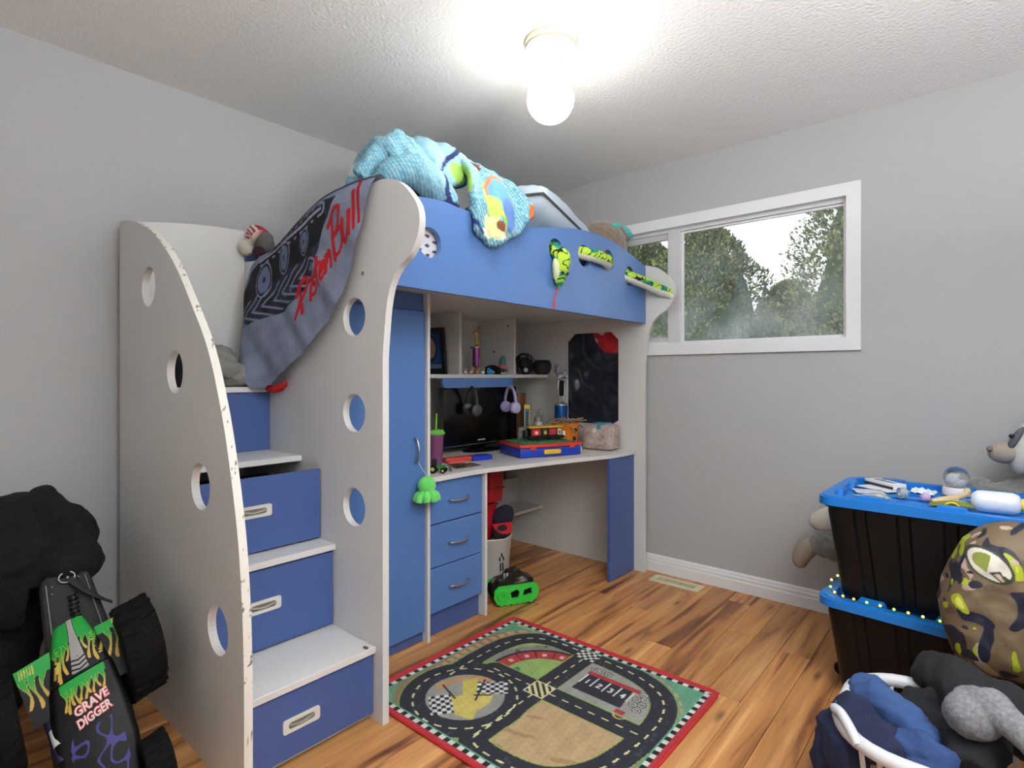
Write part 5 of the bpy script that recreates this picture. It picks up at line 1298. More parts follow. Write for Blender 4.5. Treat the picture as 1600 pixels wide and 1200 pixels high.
upt, um = tote(-.085, 2.565, .3685, -2, 'upper black tote with a cluttered blue lid beside the grey plush')
ZT = .3685 + .3485
# string lights
sg = thing('string_light', 'string of tiny lit multicolour bulbs draped on the lower blue lid', 'string lights', (-.3, 2.28, .37))
lp = [(-.452, 2.50, .385), (-.462, 2.44, .383), (-.452, 2.37, .379), (-.43, 2.325, .377), (-.40, 2.305, .3765), (-.365, 2.297, .377), (-.325, 2.293, .3765), (-.285, 2.289, .377), (-.245, 2.285, .3765), (-.205, 2.281, .377), (-.165, 2.277, .3765), (-.12, 2.272, .377), (-.07, 2.267, .377)]
b = B(); tube(b, smoothp([(x, y + (.004 if k % 2 else -.004), z - .002) for k, (x, y, z) in enumerate(lp)], 5), .0014, 6); obj('wire', b, mat('green_wire', (40, 44, 36), .5), sg)
bc = [((255, 196, 70), 5), ((255, 206, 80), 5), ((150, 240, 60), 4), ((255, 190, 60), 6), ((255, 160, 40), 6), ((255, 130, 36), 6), ((150, 240, 60), 5), ((255, 170, 50), 6), ((130, 230, 60), 5)]
for k, (x, y, z) in enumerate(lp):
    cc_, e_ = bc[k % len(bc)]
    b = B(); blob(b, (x, y, z + .004), .0042, sub=2); obj('bulb', b, mat('lit_bulb', cc_, .3, emis=(cc_, e_)), sg, smooth=179)

# clutter on the upper lid
def flat(name, quad, z, m, label, cat, th=.0016, group=None):
    return solo(name, prism(B(), quad, 'z', z, z + th), m, label, cat, group)
def quadc(cx, cy, w, d, a):
    c, s = math.cos(R(a)), math.sin(R(a))
    return [(cx + x * c - y * s, cy + x * s + y * c) for x, y in ((-w / 2, -d / 2), (w / 2, -d / 2), (w / 2, d / 2), (-w / 2, d / 2))]
flat('paper_sheet', quadc(-.33, 2.70, .15, .11, -35), ZT + .0005, mat('white_paper', (216, 220, 226), .7), 'white paper sheet under the small printed box at the left end of the blue lid', 'paper')
flat('paper_sheet', quadc(-.36, 2.59, .10, .09, 20), ZT + .0005, mat('lilac_paper', (196, 196, 214), .7), 'pale lilac paper nearest the left end of the blue lid', 'paper')
t = thing('card_box', 'small flat white box with black print lying on the paper on the blue lid', 'box', (-.325, 2.74, ZT))
mx = T(-.325, 2.745, ZT + .002) @ RZ(-42)
obj('carton', box(B(), -.075, .075, -.03, .03, .0015, .022, bev=.001, mx=mx), mat('white_carton', (224, 226, 230), .5), t)
for k in range(7): obj('printed_letter', box(B(), -.052 + .015 * k, -.043 + .015 * k, -.009, .009, .0222, .0226, mx=mx), mat('black_print', (36, 36, 40), .6), t)
obj('dark_edge', box(B(), -.075, .075, -.0306, -.0298, .002, .012, mx=mx), mat('dark_edge', (60, 46, 44), .6), t)
def stickcol(a):
    P = a[:, :2].astype(float); c = np.tile(C(132, 178, 178), (len(P), 1)); n = npnoise(P, 70, 2); c[n > .8] = C(222, 190, 160); c[n < -1.1] = C(220, 226, 220); c[((P[:, 0] + P[:, 1]) / .018 % 1 < .35) & (P[:, 1] > 2.49)] = C(176, 150, 110); return c
t = thing('sticker_card', 'pastel striped card near the front left of the blue lid', 'card', (-.33, 2.49, ZT))
q = [Vector((x, y, 0)) for x, y in quadc(-.335, 2.475, .10, .075, -30)]
b = B(); sheet(b, 40, 30, lambda u, v: q[0].lerp(q[1], u).lerp(q[3].lerp(q[2], u), v) + Vector((0, 0, ZT + .003 + .012 * math.sin(u * 3.1) * v)), thick=.001); obj('card', b, mat('sticker_print', attr=True, rough=.5), t, smooth=60, col=stickcol)
M_GLASS = mat('clear_glass', (245, 248, 250), .02, trans=1.0, var=0)
X, Y = -.245, 2.525
t = thing('tape_dispenser', 'small clear plastic roll standing near the middle of the blue lid', 'tape', (X, Y, ZT))
obj('roll', lathe(B(), [(.01, -.011), (.02, -.011), (.02, .011), (.01, .011), (.01, -.011)], 24, T(X, Y, ZT + .0205) @ RZ(30) @ RY(90)), mat('clear_plastic', (206, 220, 224), .15, trans=.7, var=0), t, smooth=45)
obj('core', lathe(B(), [(.007, -.011), (.0105, -.011), (.0105, .011), (.007, .011), (.007, -.011)], 24, T(X, Y, ZT + .0205) @ RZ(30) @ RY(90)), mat('tape_core', (236, 236, 232), .4), t, smooth=45)
b = B(); rs = np.random.RandomState(2)
q = [Vector((-.235, 2.66, 0)), Vector((-.16, 2.64, 0)), Vector((-.15, 2.73, 0)), Vector((-.23, 2.74, 0))]
sheet(b, 16, 16, lambda u, v: q[0].lerp(q[1], u).lerp(q[3].lerp(q[2], u), v) + Vector((0, 0, ZT + .004 + .022 * abs(noise.noise(Vector((u * 4, v * 4, 1)))))), thick=.001)
solo('tissue', b, mat('white_tissue', (216, 222, 230), .8), 'crumpled white tissue behind the clear roll on the blue lid', 'tissue', smooth=40)
t = thing('toy_bead', 'lilac and pink round toy left of the tan toy on the blue lid', 'toy', (-.17, 2.51, ZT))
b = B(); blob(b, (-.175, 2.515, ZT + .016), (.017, .014, .016), sub=3); obj('bead', b, mat('lilac_plastic', (186, 160, 196), .4), t, smooth=179)
b = B(); blob(b, (-.148, 2.512, ZT + .009), (.012, .01, .009), sub=2); obj('pink_part', b, mat('pink_plastic', (214, 180, 186), .4), t, smooth=179)
# snow globe
X, Y = -.095, 2.74
t = thing('snow_globe', 'clear snow globe on a white round base standing on the blue lid', 'snow globe', (X, Y, ZT))
obj('base', lathe(B(), [(0, .0005), (.044, .0005), (.044, .024), (.04, .03), (0, .03)], 32, T(X, Y, ZT)), mat('white_globe_base', (222, 216, 214), .35), t, smooth=45)
b = B(); blob(b, (X, Y, ZT + .067), .042, sub=4); obj('globe', b, M_GLASS, t, smooth=179)
b = B(); blob(b, (X - .008, Y, ZT + .055), (.018, .014, .022), sub=2); blob(b, (X + .012, Y, ZT + .048), (.014, .012, .016), sub=2); wob(b, .004, 60, 2); obj('inner_figure', b, mat('pale_figure', (206, 210, 216), .4, var=.3, vs=90), t, smooth=179)
# tan animal toy, leaf, ring, white bottle
t = thing('toy_giraffe', 'small tan toy animal lying in front of the snow globe', 'toy', (-.1, 2.53, ZT))
b = B(); tube(b, smoothp([(-.155, 2.475, ZT + .012), (-.12, 2.50, ZT + .018), (-.085, 2.54, ZT + .024), (-.06, 2.58, ZT + .034)], 5), [.008, .009, .01, .011, .012, .013, .013, .013, .012, .012, .011, .01, .01, .01, .01, .01], 10); blob(b, (-.058, 2.588, ZT + .042), (.012, .016, .011), sub=2); tube(b, [(-.09, 2.53, ZT + .02), (-.075, 2.51, ZT + .005)], .005, 6); tube(b, [(-.12, 2.5, ZT + .016), (-.11, 2.475, ZT + .005)], .005, 6)
obj('body', vox(b, .003, 2), mat('tan_toy', (206, 184, 140), .45), t, smooth=179)
t = thing('toy_leaf', 'olive green curved toy leaf with a yellow ring at the front of the blue lid', 'toy', (-.09, 2.42, ZT))
b = B(); sheet(b, 20, 8, lambda u, v: (-.16 + .17 * u, 2.45 + (v - .5) * .05 * math.sin(math.pi * min(1, u + .05)), ZT + .012 + .016 * math.sin(math.pi * u) - .012 * (2 * v - 1) ** 2), thick=.002); obj('blade', b, mat('olive_toy', (120, 130, 40), .4), t, smooth=60)
b = B(); tube(b, [(-.095 + .02 * math.cos(R(a)), 2.425, ZT + .004 + .02 * abs(math.sin(R(a)))) for a in range(0, 181, 12)], .0035, 8); obj('ring', b, mat('yellow_ring', (226, 206, 40), .35), t, smooth=60)
X, Y = .02, 2.455
t = thing('white_bottle', 'white plastic bottle with a yellow cap lying at the right end of the blue lid', 'bottle', (X, Y, ZT))
mx = T(X - .055, Y, ZT + .0365) @ RZ(2) @ RY(90)
obj('body', lathe(B(), [(0, -.012), (.022, -.01), (.034, .005), (.036, .02), (.036, .095), (.03, .11), (.018, .116), (0, .116)], 28, mx), mat('milky_plastic', (222, 226, 232), .35), t, smooth=50)
obj('cap', lathe(B(), [(0, .116), (.02, .116), (.02, .15), (.017, .154), (0, .154)], 24, mx), mat('yellow_cap', (238, 204, 24), .35), t, smooth=45)
b = B(); blob(b, (-.075, Y + .03, ZT + .012), (.032, .022, .012), sub=3); solo('white_spoon', b, mat('white_scoop', (226, 228, 232), .35), 'small white plastic scoop left of the white bottle', 'scoop', smooth=179)

# ------------------------------------------------------------------ big grey plush behind the totes
M_FUR = mat('grey_shaggy_plush', (122, 122, 118), .95, var=.3, vs=55, bump=1.0, bs=260, sheen=.5)
M_TAN = mat('taupe_velour', (158, 146, 132), .9, var=.05, bump=.3)
M_CRM = mat('cream_velour', (200, 196, 184), .9, var=.05, bump=.3)
gp_ = thing('giant_plush', 'giant grey plush with a pale striped face squeezed between the totes and the wall', 'soft toy', (-.1, 2.98, 0))
b = B(); blob(b, (-.02, 2.99, .35), (.40, .10, .33), sub=4); blob(b, (.16, 2.97, .62), (.22, .11, .16), sub=4); tube(b, smoothp([(.10, 2.95, .62), (-.02, 2.92, .70), (.0, 2.90, .735)], 6), .06, 12)
b = vox(b, .016, 6); wob(b, .010, 55, 2); 
for v in b.verts: v.co.z = max(v.co.z, .001); v.co.y = min(v.co.y, YB - .005); v.co.y = max(v.co.y, 2.86)
obj('body', b, M_FUR, gp_, smooth=179)
b = B(); blob(b, (.235, 2.965, .90), (.155, .125, .155), sub=4); wob(b, .009, 60, 3); obj('head', b, M_FUR, gp_, smooth=179)
b = B(); blob(b, (.105, 2.90, .90), (.045, .06, .105), (0, 12, 0), 4); obj('face_patch', b, M_CRM, gp_, smooth=179)
b = B(); blob(b, (.078, 2.866, .935), (.014, .028, .052), (0, 26, 0), 3); obj('eye_stripe', b, mat('slate_velour', (92, 94, 102), .9), gp_, smooth=179)
b = B(); blob(b, (.066, 2.848, .945), .009, sub=2); obj('eye', b, mat('glass_eye', (14, 13, 12), .12), gp_, smooth=179)
b = B(); blob(b, (.045, 2.88, .878), (.05, .04, .042), (0, -10, 0), 4); obj('muzzle', b, M_TAN, gp_, smooth=179)
b = B(); blob(b, (.004, 2.862, .89), (.012, .016, .012), sub=2); obj('nose', b, mat('taupe_nose', (120, 108, 100), .8), gp_, smooth=179)
# hind leg and sole showing left of the totes
b = B(); tube(b, smoothp([(-.34, 2.97, .35), (-.47, 2.93, .375), (-.57, 2.90, .40), (-.625, 2.89, .375)], 7), [.075] * 8 + [.07] * 6 + [.062] * 5 + [.055, .05, .045], 14); b = vox(b, .012, 5); wob(b, .007, 60, 4); lg = obj('leg', b, M_FUR, gp_, smooth=179)
b = B(); tube(b, smoothp([(-.60, 2.89, .40), (-.645, 2.885, .37), (-.672, 2.88, .32), (-.676, 2.88, .275)], 5), [.03, .036, .04, .042, .044, .045, .045, .044, .042, .04, .038, .036, .034, .03, .024, .016], 14); obj('claw', b, M_TAN, lg, smooth=179)
b = B(); blob(b, (-.545, 2.925, .508), (.105, .05, .062), (0, -14, 0), 4); b2 = obj('foot', b, M_CRM, gp_, smooth=179)
b = B(); tube(b, smoothp([(-.38, 2.98, .46), (-.45, 2.95, .49), (-.52, 2.94, .505)], 5), [.06] * 11, 12); wob(b, .006, 60, 5); obj('leg', b, M_FUR, gp_, smooth=179)

# ------------------------------------------------------------------ backpack
bp_ = thing('backpack', 'camouflage backpack with an oval C badge leaning on the black totes', 'backpack', (.04, 2.1, .31))
def camo(P):
    n = len(P); w = P + .018 * np.stack([npnoise(P, 26, 41), npnoise(P, 26, 42), npnoise(P, 26, 43)], 1)
    c = np.tile(C(112, 94, 70), (n, 1))
    w2 = P + .010 * np.stack([npnoise(P, 50, 44), npnoise(P, 50, 45), npnoise(P, 50, 46)], 1)
    b1 = npnoise(w2, 62, 51); b2 = npnoise(w2, 58, 52)
    a1 = npnoise(w * np.array([1, 1, 1.3]), 50, 11); a2 = npnoise(w, 52, 12); a3 = npnoise(w, 46, 13); a4 = npnoise(w, 52, 14)
    c[a4 > 1.0] = C(184, 164, 148); c[a1 > .5] = C(30, 32, 52); c[a3 > 1.25] = C(92, 76, 56); c[a2 > .95] = C(168, 180, 36); c[a2 > 1.75] = C(206, 212, 90); c[b1 > 1.45] = C(24, 28, 46); c[b2 > 1.6] = C(170, 180, 40); c[b2 < -1.75] = C(184, 164, 148)
    return c
LGX, LGZ = .0, .648
def bagcol(a):
    P = a.astype(float); c = camo(P)
    th = R(-33); dx, dz = P[:, 0] - LGX, P[:, 2] - LGZ
    u = (dx * math.cos(th) + dz * math.sin(th)) / .060; v = (-dx * math.sin(th) + dz * math.cos(th)) / .038; e = np.hypot(u, v); f = P[:, 1] < 2.10
    def put(m, *rgb): c[m & f] = C(*rgb)
    put(e < 1, 58, 66, 48); put(e < .86, 218, 212, 200)
    Q = np.stack([u, v], 1)
    put((e < .66) & (u < -.02 - .25 * v) & (v > -.5), 136, 146, 62)
    tri = [(.18, -.42), (.42, .12), (.98, -.30), (.80, -.52)]
    put(inpoly(Q, tri), 58, 66, 48); put(inpoly(Q, [(.32, -.36), (.46, -.06), (.80, -.30), (.74, -.42)]), 196, 172, 150)
    put((u > .62) & (v < .02) & (v > -.20) & (e < .95), 58, 66, 48)
    return c
def bagpt(u, v, s=1):
    """front half of a soft bag: u across, v up"""
    a, d = 2 * u - 1, 2 * v - 1
    z = .325 + .43 * v
    w = float(np.interp(z, [.325, .38, .45, .52, .58, .63, .70, .735, .755], [.118, .145, .17, .18, .17, .152, .12, .085, .05]))
    x = .06 + a * w
    h = ((1 - a ** 4) * (1 - abs(d) ** 5)).real ** .5 if abs(a) < 1 and abs(d) < 1 else 0
    dep = .115 * h
    wr = .006 * noise.noise(Vector((x * 16, z * 16, 3))) + .004 * noise.noise(Vector((x * 40, z * 30, 8)))
    lean = .05 * v
    return (x, 2.11 + lean - s * (dep + wr * h), z - .01 * a * a)
b = B(); sheet(b, 200, 240, bagpt); sheet(b, 30, 30, lambda u, v: bagpt(u, v, -.75)); bmesh.ops.remove_doubles(b, verts=b.verts[:], dist=.0004)
obj('bag_body', b, mat('camouflage_cloth', attr=True, rough=.55, var=.03, bump=.2, bs=60), bp_, smooth=179, col=bagcol)
b = B(); tube(b, smoothp([(.165, 2.03, .36), (.125, 1.995, .42), (.135, 1.985, .50), (.175, 1.99, .56), (.20, 2.02, .60)], 6), .022, 8, flat=.35, up=(0, 1, 0)); obj('side_strap', b, M_BLACKM, bp_, smooth=60)
b = B(); sheet(b, 20, 16, lambda u, v: (.125 + .09 * u, 1.985 + .035 * u + .006 * math.sin(u * 9) - .02 * math.sin(math.pi * v), .33 + .16 * v)); obj('mesh_pocket', b, mat('black_mesh_pocket', (20, 26, 32), .7, var=.3, vs=60), bp_, smooth=60)
obj('buckle', box(B(), .095, .13, 1.965, 1.985, .475, .508, bev=.004, mx=T(0, 0, 0)), mat('green_buckle', (44, 66, 62), .4), bp_)

# ------------------------------------------------------------------ laundry basket with clothes
lbk = thing('laundry_basket', 'white plastic laundry basket overflowing with clothes in front of the totes', 'basket', (.02, 1.7, 0))
M_LB = mat('white_basket_plastic', (208, 210, 212), .4)
def ringp(w, d, r, z): return [(.02 + px, 1.70 + py, z) for px, py in rrect(w, d, r, 7)]
rp = ringp(.62, .42, .15, .315); b = B(); tube(b, rp + rp[:2], .017, 10); obj('rim', b, M_LB, lbk, smooth=60)
rp = ringp(.55, .36, .13, .012); b = B(); tube(b, rp + rp[:2], .011, 8); obj('base_ring', b, M_LB, lbk, smooth=60)
obj('bottom', prism(B(), [(px, py) for px, py, _ in rp], 'z', .002, .01), M_LB, lbk)
b0 = ringp(.55, .36, .13, .012); b1 = ringp(.61, .41, .15, .31)
for zf in (.35, .7):
    pr = [Vector(p).lerp(Vector(q), zf) for p, q in zip(b0, b1)]; b = B(); tube(b, pr + pr[:2], .007, 6); obj('hoop', b, M_LB, lbk, smooth=60)
P0 = [Vector(p) for p in b0]; P1 = [Vector(p) for p in b1]
def resample(P, n):
    L = [0]
    for i in range(len(P)): L.append(L[-1] + (P[(i + 1) % len(P)] - P[i]).length)
    o = []
    for k in range(n):
        s = L[-1] * k / n; i = max(j for j in range(len(P)) if L[j] <= s); o.append(P[i].lerp(P[(i + 1) % len(P)], (s - L[i]) / max(1e-9, L[i + 1] - L[i])))
    return o
slat = None
for p, q in zip(resample(P0, 40), resample(P1, 40)):
    b = B(); tube(b, [p, q], .006, 6); obj('slat', b, M_LB, lbk)
b = B(); tube(b, smoothp([(-.285, 1.625, .315), (-.295, 1.60, .335), (-.275, 1.565, .345), (-.25, 1.53, .335), (-.23, 1.508, .315)], 6), .012, 8); obj('handle', b, M_LB, lbk, smooth=60)
M_NAVY = fabric('navy_jersey', rgb=(28, 36, 66), var=.12)
M_DENIM = fabric('dusty_blue_cotton', rgb=(54, 82, 132), var=.12)
M_CHAR = fabric('charcoal_fleece', rgb=(28, 29, 33), var=.15)
M_MARL = fabric('grey_marl', rgb=(122, 124, 128), var=.3, vs=120)
def garment(name, pieces, m, label, cat='clothes', amp=.012, sc=13, seed=1, size=.0075, dz=-.045):
    b = lump(pieces, size, amp, sc, seed, smooth=2)
    for v in b.verts: v.co.z += dz
    return solo(name, b, m, label, cat, smooth=179)
garment('navy_shirt', [([(-.20, 1.68, .32), (-.27, 1.655, .355), (-.295, 1.63, .33), (-.305, 1.61, .24), (-.30, 1.60, .16)], [.035, .045, .04, .04, .03], 10), ((-.27, 1.60, .29), (.045, .07, .07)), ((-.22, 1.60, .33), (.08, .06, .045))], M_NAVY, 'navy shirt hanging over the left side of the laundry basket', seed=3)
garment('blue_shirt', [((-.20, 1.74, .335), (.09, .075, .045)), ([(-.27, 1.75, .34), (-.22, 1.71, .385), (-.15, 1.69, .36), (-.11, 1.66, .33)], .035, 10), ((-.24, 1.77, .36), (.05, .04, .045))], M_DENIM, 'dusty blue shirt heaped inside the left part of the laundry basket', seed=5)
garment('black_trousers', [((-.10, 1.78, .325), (.08, .085, .055)), ([(-.16, 1.82, .35), (-.1, 1.8, .385), (-.03, 1.79, .35)], .028, 8)], fabric('black_cotton', rgb=(22, 23, 28)), 'black garment between the blue shirt and the charcoal hoodie', seed=6)
garment('navy_shorts', [((-.12, 1.62, .30), (.08, .07, .05)), ([(-.17, 1.62, .33), (-.12, 1.60, .36), (-.06, 1.61, .33)], .028, 8)], fabric('slate_blue_cotton', rgb=(48, 72, 120)), 'slate blue garment at the front of the laundry basket', seed=7)
garment('charcoal_hoodie', [([(-.13, 1.93, .40), (-.075, 1.88, .415), (-.03, 1.80, .41), (-.02, 1.70, .37), (-.03, 1.62, .33)], [.045, .058, .066, .06, .04], 12), ([(-.05, 1.84, .42), (.03, 1.80, .43), (.11, 1.72, .40), (.16, 1.62, .36)], [.04, .045, .05, .04], 12), ((.08, 1.88, .35), (.16, .10, .06))], M_CHAR, 'rolled charcoal hoodie draped over the laundry below the backpack', seed=8, amp=.01)
garment('grey_sweater', [((-.03, 1.655, .375), (.055, .05, .045)), ([(-.045, 1.69, .385), (.005, 1.66, .41), (.06, 1.61, .385), (.10, 1.56, .35)], [.035, .035, .028, .015], 10)], M_MARL, 'grey marl sweater folded inside the charcoal hoodie', seed=9, amp=.006, dz=.02)
garment('patterned_shirt', [((.12, 1.60, .31), (.11, .09, .055)), ((.2, 1.70, .31), (.09, .12, .06))], fabric('navy_printed', rgb=(30, 48, 84), var=.6, vs=40), 'navy patterned shirt at the right of the laundry below the sweater', seed=10)

# ------------------------------------------------------------------ lower left corner
def frame3(O, A, L, N):
    """local x across, y up along the slope, z out of the face"""
    m = Matrix.Identity(4)
    for k, w in enumerate((Vector(A), -Vector(L), Vector(N))):
        for r_ in range(3): m[r_][k] = w[r_]
    return Matrix.Translation(O) @ m
gt = thing('toy_monster_truck', 'large black toy monster truck with green flames propped nose down beside the stair panel', 'toy truck', (-1.75, .45, 0))
KM = frame3((-2.003, .392, .444), (.030, .923, .384), (.656, .113, -.746), (.756, -.148, .638)) @ RZ(-3)
def tyre(a, sx, n, r, w):
    mx = KM @ T(a, -sx, n) @ RY(90)
    prof = [(r * .5, -w * .42), (r * .82, -w * .5), (r * .95, -w * .44), (r, -w * .3), (r, w * .3), (r * .95, w * .44), (r * .82, w * .5), (r * .5, w * .42), (r * .5, -w * .42)]
    w_ = obj('wheel', lathe(B(), prof, 40, mx), M_RUBBER, gt, smooth=35)
    b = B()
    for k in range(18):
        for s in (-1, 1):
            box(b, r * .965, r * 1.03, -.012, .012, s * w * .24 - w * .2, s * w * .24 + w * .2, mx=mx @ RZ(k * 20 + (4 if s > 0 else -4)) @ RX(16 * s))
    obj('tread_lugs', b, M_RUBBER, w_, kind='stuff')
    obj('rim', lathe(B(), [(0, -w * .3), (r * .5, -w * .36), (r * .52, w * .36), (0, w * .3)], 24, mx), mat('dark_rim', (34, 36, 38), .4), w_, smooth=40)
tyre(.150, .125, -.085, .135, .105); tyre(-.195, .125, -.085, .135, .105); tyre(.112, .45, -.05, .075, .07); tyre(-.112, .45, -.05, .075, .07)
for sx, n in ((.125, -.085), (.45, -.05)):
    b = B(); tube(b, [KM @ Vector((-.12, -sx, n)), KM @ Vector((.12, -sx, n))], .013, 10); obj('axle', b, M_BLACK, gt, smooth=40)
obj('chassis', box(B(), -.04, .04, -.46, .0, -.12, -.07, bev=.008, mx=KM), M_BLACK, gt)
BLK, YEL = C(9, 8, 9), C(206, 182, 84)
def shell(secs, nu, nv):
    """secs: (s, half width, top n, side depth)"""
    b = B(); S_ = [q[0] for q in secs]
    def f(u, v):
        sx = S_[0] + (S_[-1] - S_[0]) * v
        w, n, dp = (float(np.interp(sx, S_, [q[k] for q in secs])) for k in (1, 2, 3))
        t = 2 * u - 1; r = .022
        if abs(t) < .72: a, z = t / .72 * (w - r), n + .006 * (1 - (t / .72) ** 2)
        elif abs(t) < .82:
            k = (abs(t) - .72) / .10 * math.pi / 2; a, z = math.copysign(w - r + r * math.sin(k), t), n - r + r * math.cos(k)
        else: a, z = math.copysign(w + .006 * (abs(t) - .82) / .18, t), n - r - (dp - r) * (abs(t) - .82) / .18
        return KM @ Vector((a, -sx, z))
    sheet(b, nu, nv, f, thick=.003); return b
KI = KM.inverted(); KR = np.array([list(r_)[:3] for r_ in KI][:3]); KT = np.array([r_[3] for r_ in KI][:3])
def loc2(a):
    q = a @ KR.T + KT
    return q[:, 0], -q[:, 1], q[:, 2]
def flames(c, u, s, top, tongues, ok):
    g = ok & (s < top); c[g] = C(34, 152, 62)
    for uc, l, w, ph in tongues:
        t = (s - top) / l; m = ok & (t >= -.05) & (t < 1)
        cen = uc + w * .5 * np.sin(t * 4.2 + ph); hw = w * (.34 * np.clip(1 - t, 0, 1) ** .8 + .14 * np.sin(t * 7.5 + 1.2)) + .0004
        d = np.abs(u - cen)
        edge = m & (d < hw + .0011); mix = np.clip(t * 1.5 - .2, 0, 1)[:, None]
        col = C(150, 190, 70) * (1 - mix) + C(222, 170, 90) * mix
        c[edge] = col[edge]
        inn = m & (d < hw); col2 = C(34, 152, 62) * (1 - mix) + C(190, 160, 66) * mix; c[inn] = col2[inn]
def cabcol(a):
    u, s, n = loc2(a.astype(float)); c = np.tile(BLK, (len(u), 1)); ok = n > -.045
    flames(c, u, s, .032, [(-.052, .075, .012, 0), (-.041, .10, .011, 1), (-.028, .08, .010, 2), (-.02, .045, .008, 0), (.022, .04, .008, 3), (.031, .07, .010, 1), (.045, .085, .011, 2), (.058, .07, .011, 0)], ok)
    w = .0065 + .115 * np.clip(s, 0, 1); st_ = (np.abs(u) < w + .0015) & (s > -.03) & (s < .122); c[st_] = BLK
    st_ = (np.abs(u) < w) & (s > -.03) & (s < .12); c[st_] = C(150, 148, 146)
    ch = st_ & (s > .078) & (((s + .35 * np.abs(u)) / .0125 % 1) < .38); c[ch] = BLK
    return c
obj('cab', shell([(-.03, .036, -.004, .05), (0, .045, .0, .07), (.05, .058, .001, .08), (.125, .074, -.003, .085)], 150, 170), mat('truck_livery', attr=True, rough=.5, var=.02, spec=.25), gt, smooth=50, col=cabcol)
def hoodcol(a):
    u, s, n = loc2(a.astype(float)); c = np.tile(BLK, (len(u), 1)); ok = (n > -.05) & (np.abs(u) < .054)
    flames(c, u, s, .150, [(-.047, .05, .008, 0), (-.038, .06, .008, 1), (-.028, .045, .007, 2), (-.019, .05, .008, 3), (-.009, .042, .007, 1), (.001, .046, .008, 0), (.011, .038, .007, 2), (.021, .042, .008, 1), (.032, .036, .007, 3), (.043, .046, .008, 0)], ok)
    P2 = np.stack([u, s], 1); m = (s > .27) & (np.abs(u) < .06) & (np.abs(npnoise(P2, 70, 3)) < .18); c[m] = C(64, 60, 128)
    return c
obj('hood', shell([(.127, .078, -.010, .085), (.22, .088, -.014, .085), (.34, .094, -.03, .08), (.46, .085, -.055, .06)], 150, 200), mat('truck_livery2', attr=True, rough=.5, var=.02, spec=.25), gt, smooth=50, col=hoodcol)
for sd in (-1, 1):
    def fencol(a, sd=sd):
        u, s, n = loc2(a.astype(float)); u = u * sd; c = np.tile(BLK, (len(u), 1)); s0 = .065 if sd < 0 else .05
        flames(c, u, s, s0, [(.078, .07, .013, 0), (.098, .085, .014, 1), (.118, .075, .014, 2)], u > .05)
        m = (s < s0 - .01) & (s > s0 - .032) & (np.abs(u - .112) < .016) & ((u / .006 % 1) < .4); c[m] = YEL; return c
    b = B()
    q = [Vector((sd * .055, -.022, -.018)), Vector((sd * .138, -.028, -.012)), Vector((sd * .118, -.185, -.04)), Vector((sd * .072, -.185, -.04))]
    sheet(b, 50, 90, lambda u, v: KM @ (q[0].lerp(q[1], u)).lerp(q[3].lerp(q[2], u), v), thick=.008)
    obj('fender', b, mat('truck_livery3', attr=True, rough=.5, var=.02, spec=.25), gt, smooth=50, col=fencol)
for wd, sx in (('GRAVE', .212), ('DIGGER', .245)):
    for off, m_, dz in ((.0027, mat('red_outline', (196, 40, 48), .5), 0), (.0009, mat('pale_lettering', (214, 206, 200), .5), .0012)):
        b = textmesh(wd, .034, .0008, off); bmesh.ops.transform(b, matrix=KM @ T(.006, -sx, -.0065 + dz) @ RX(-4) @ RZ(6) @ Matrix.Diagonal((.66 if wd == 'DIGGER' else .77, 1, 1, 1)), verts=b.verts[:]); obj('lettering', b, m_, gt)
b = B(); tube(b, [KM @ Vector((-.085, -.16, -.06)), KM @ Vector((-.075, -.30, -.04))], .016, 12); obj('shock_sleeve', b, mat('navy_sleeve', (34, 38, 66), .5), gt, smooth=60)
b = B(); tube(b, [KM @ Vector((-.076, -.215, -.042)), KM @ Vector((-.074, -.26, -.036))], .0165, 12); obj('sleeve_print', b, mat('white_print', (206, 206, 206), .5), gt, smooth=60)
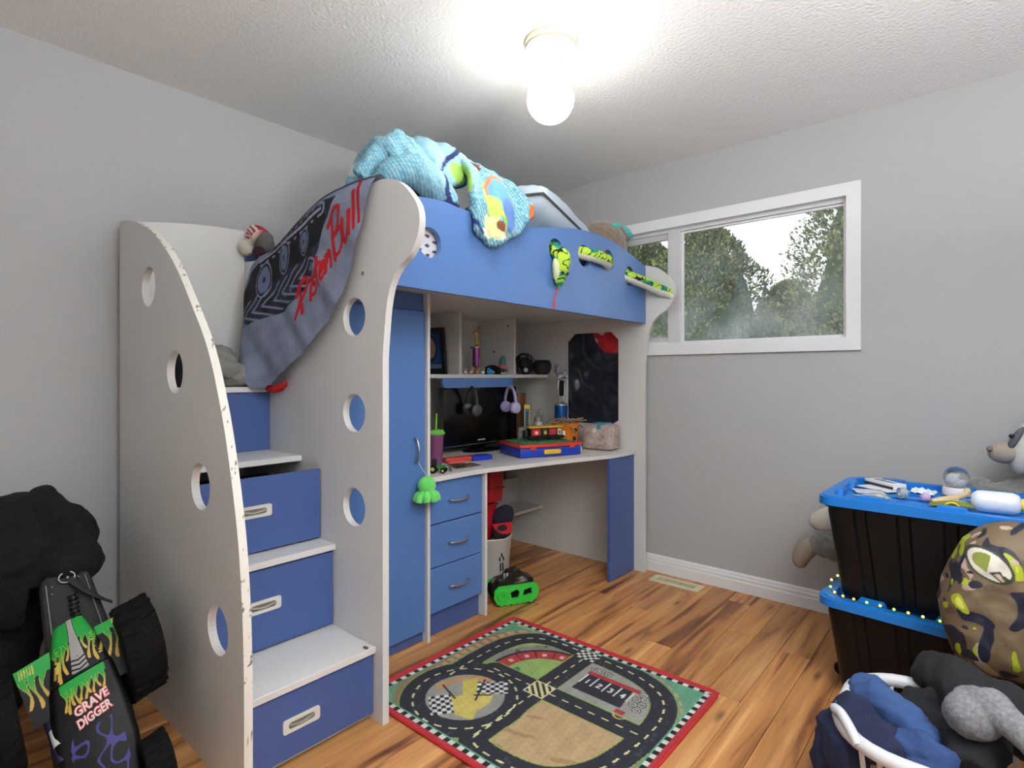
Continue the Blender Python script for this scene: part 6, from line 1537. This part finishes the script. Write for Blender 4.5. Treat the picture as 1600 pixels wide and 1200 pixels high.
# grey padded bag leaning behind the truck
gb = thing('padded_bag', 'charcoal padded bag with a metal ring leaning in the corner behind the toy truck', 'bag', (-2.1, .44, 0))
GM = frame3((-2.30, .432, .535), (.095, .984, .149), (.528, .077, -.846), (.844, -.159, .513))
b = box(B(), -.085, .085, -.60, .0, -.11, .0, bev=.03); bmesh.ops.subdivide_edges(b, edges=b.edges[:], cuts=6, use_grid_fill=True); wob(b, .005, 9, 3, True)
for v in b.verts: v.co.x *= 1 - .25 * max(0, v.co.y + .25) / .25
bmesh.ops.transform(b, matrix=GM, verts=b.verts[:])
for v in b.verts: v.co.z = max(v.co.z, .002)
obj('padded_body', b, mat('charcoal_canvas', (46, 46, 44), .8, var=.1, bump=.5, bs=200), gb, smooth=60)
for s in (-1, 1):
    b = B(); tube(b, [GM @ Vector((s * (.05 + .02 * k / 8), -.03 - .035 * k, .004)) for k in range(9)], .002, 6); obj('piping', b, mat('light_piping', (120, 120, 118), .6), gb)
b = B(); tube(b, [GM @ Vector((.006 + .0015 * math.sin(k * .3), -.085 - .14 * k / 40, .012)) for k in range(41)], [.011 + .003 * (1 if k % 4 < 2 else -1) for k in range(41)], 12); obj('ribbed_hose', b, mat('ribbed_black', (20, 20, 21), .5), gb, smooth=30)
b = B(); tube(b, [GM @ Vector((.004 + .021 * math.cos(R(a)), -.025 + .017 * math.sin(R(a)), .012)) for a in range(0, 361, 15)], .0028, 8); obj('metal_ring', b, M_STEEL, gb, smooth=60)
b = B(); blob(b, GM @ Vector((.006, -.026, .008)), .006, sub=2); obj('snap', b, M_STEEL, gb, smooth=179)
for aa, yy in ((-.036, -.04), (-.04, -.062), (.034, -.035), (.03, -.03)):
    b = B(); blob(b, GM @ Vector((aa, yy, .004)), .0032, sub=2); obj('rivet', b, M_STEEL, gb, smooth=179)
b = B(); tube(b, smoothp([GM @ Vector((.012, -.03, .014)), GM @ Vector((.035, -.075, .018)), GM @ Vector((.07, -.12, .012)), GM @ Vector((.10, -.145, -.005))], 6), .016, 8, flat=.25); obj('strap', b, mat('dark_webbing', (44, 44, 46), .8), gb, smooth=60)
# black jacket heaped on top
b = lump([((-2.55, .36, .62), (.12, .15, .14)), ((-2.47, .455, .60), (.09, .10, .12)), ((-2.44, .36, .56), (.10, .12, .10)), ((-2.36, .46, .535), (.07, .085, .055)), ((-2.56, .30, .36), (.11, .13, .36)), ([(-2.40, .30, .52), (-2.40, .305, .44), (-2.41, .32, .37)], [.06, .05, .025], 10), ([(-2.55, .40, .74), (-2.44, .46, .66), (-2.37, .49, .55)], .05, 10), ((-2.42, .27, .50), (.07, .09, .10))], .010, .018, 9, 5)
for v in b.verts: v.co.x = max(v.co.x, XL + .005); v.co.z = max(v.co.z, .002)
solo('jacket', b, M_BLACKM, 'black jacket heaped over the charcoal padded bag in the left corner', 'jacket', smooth=179)
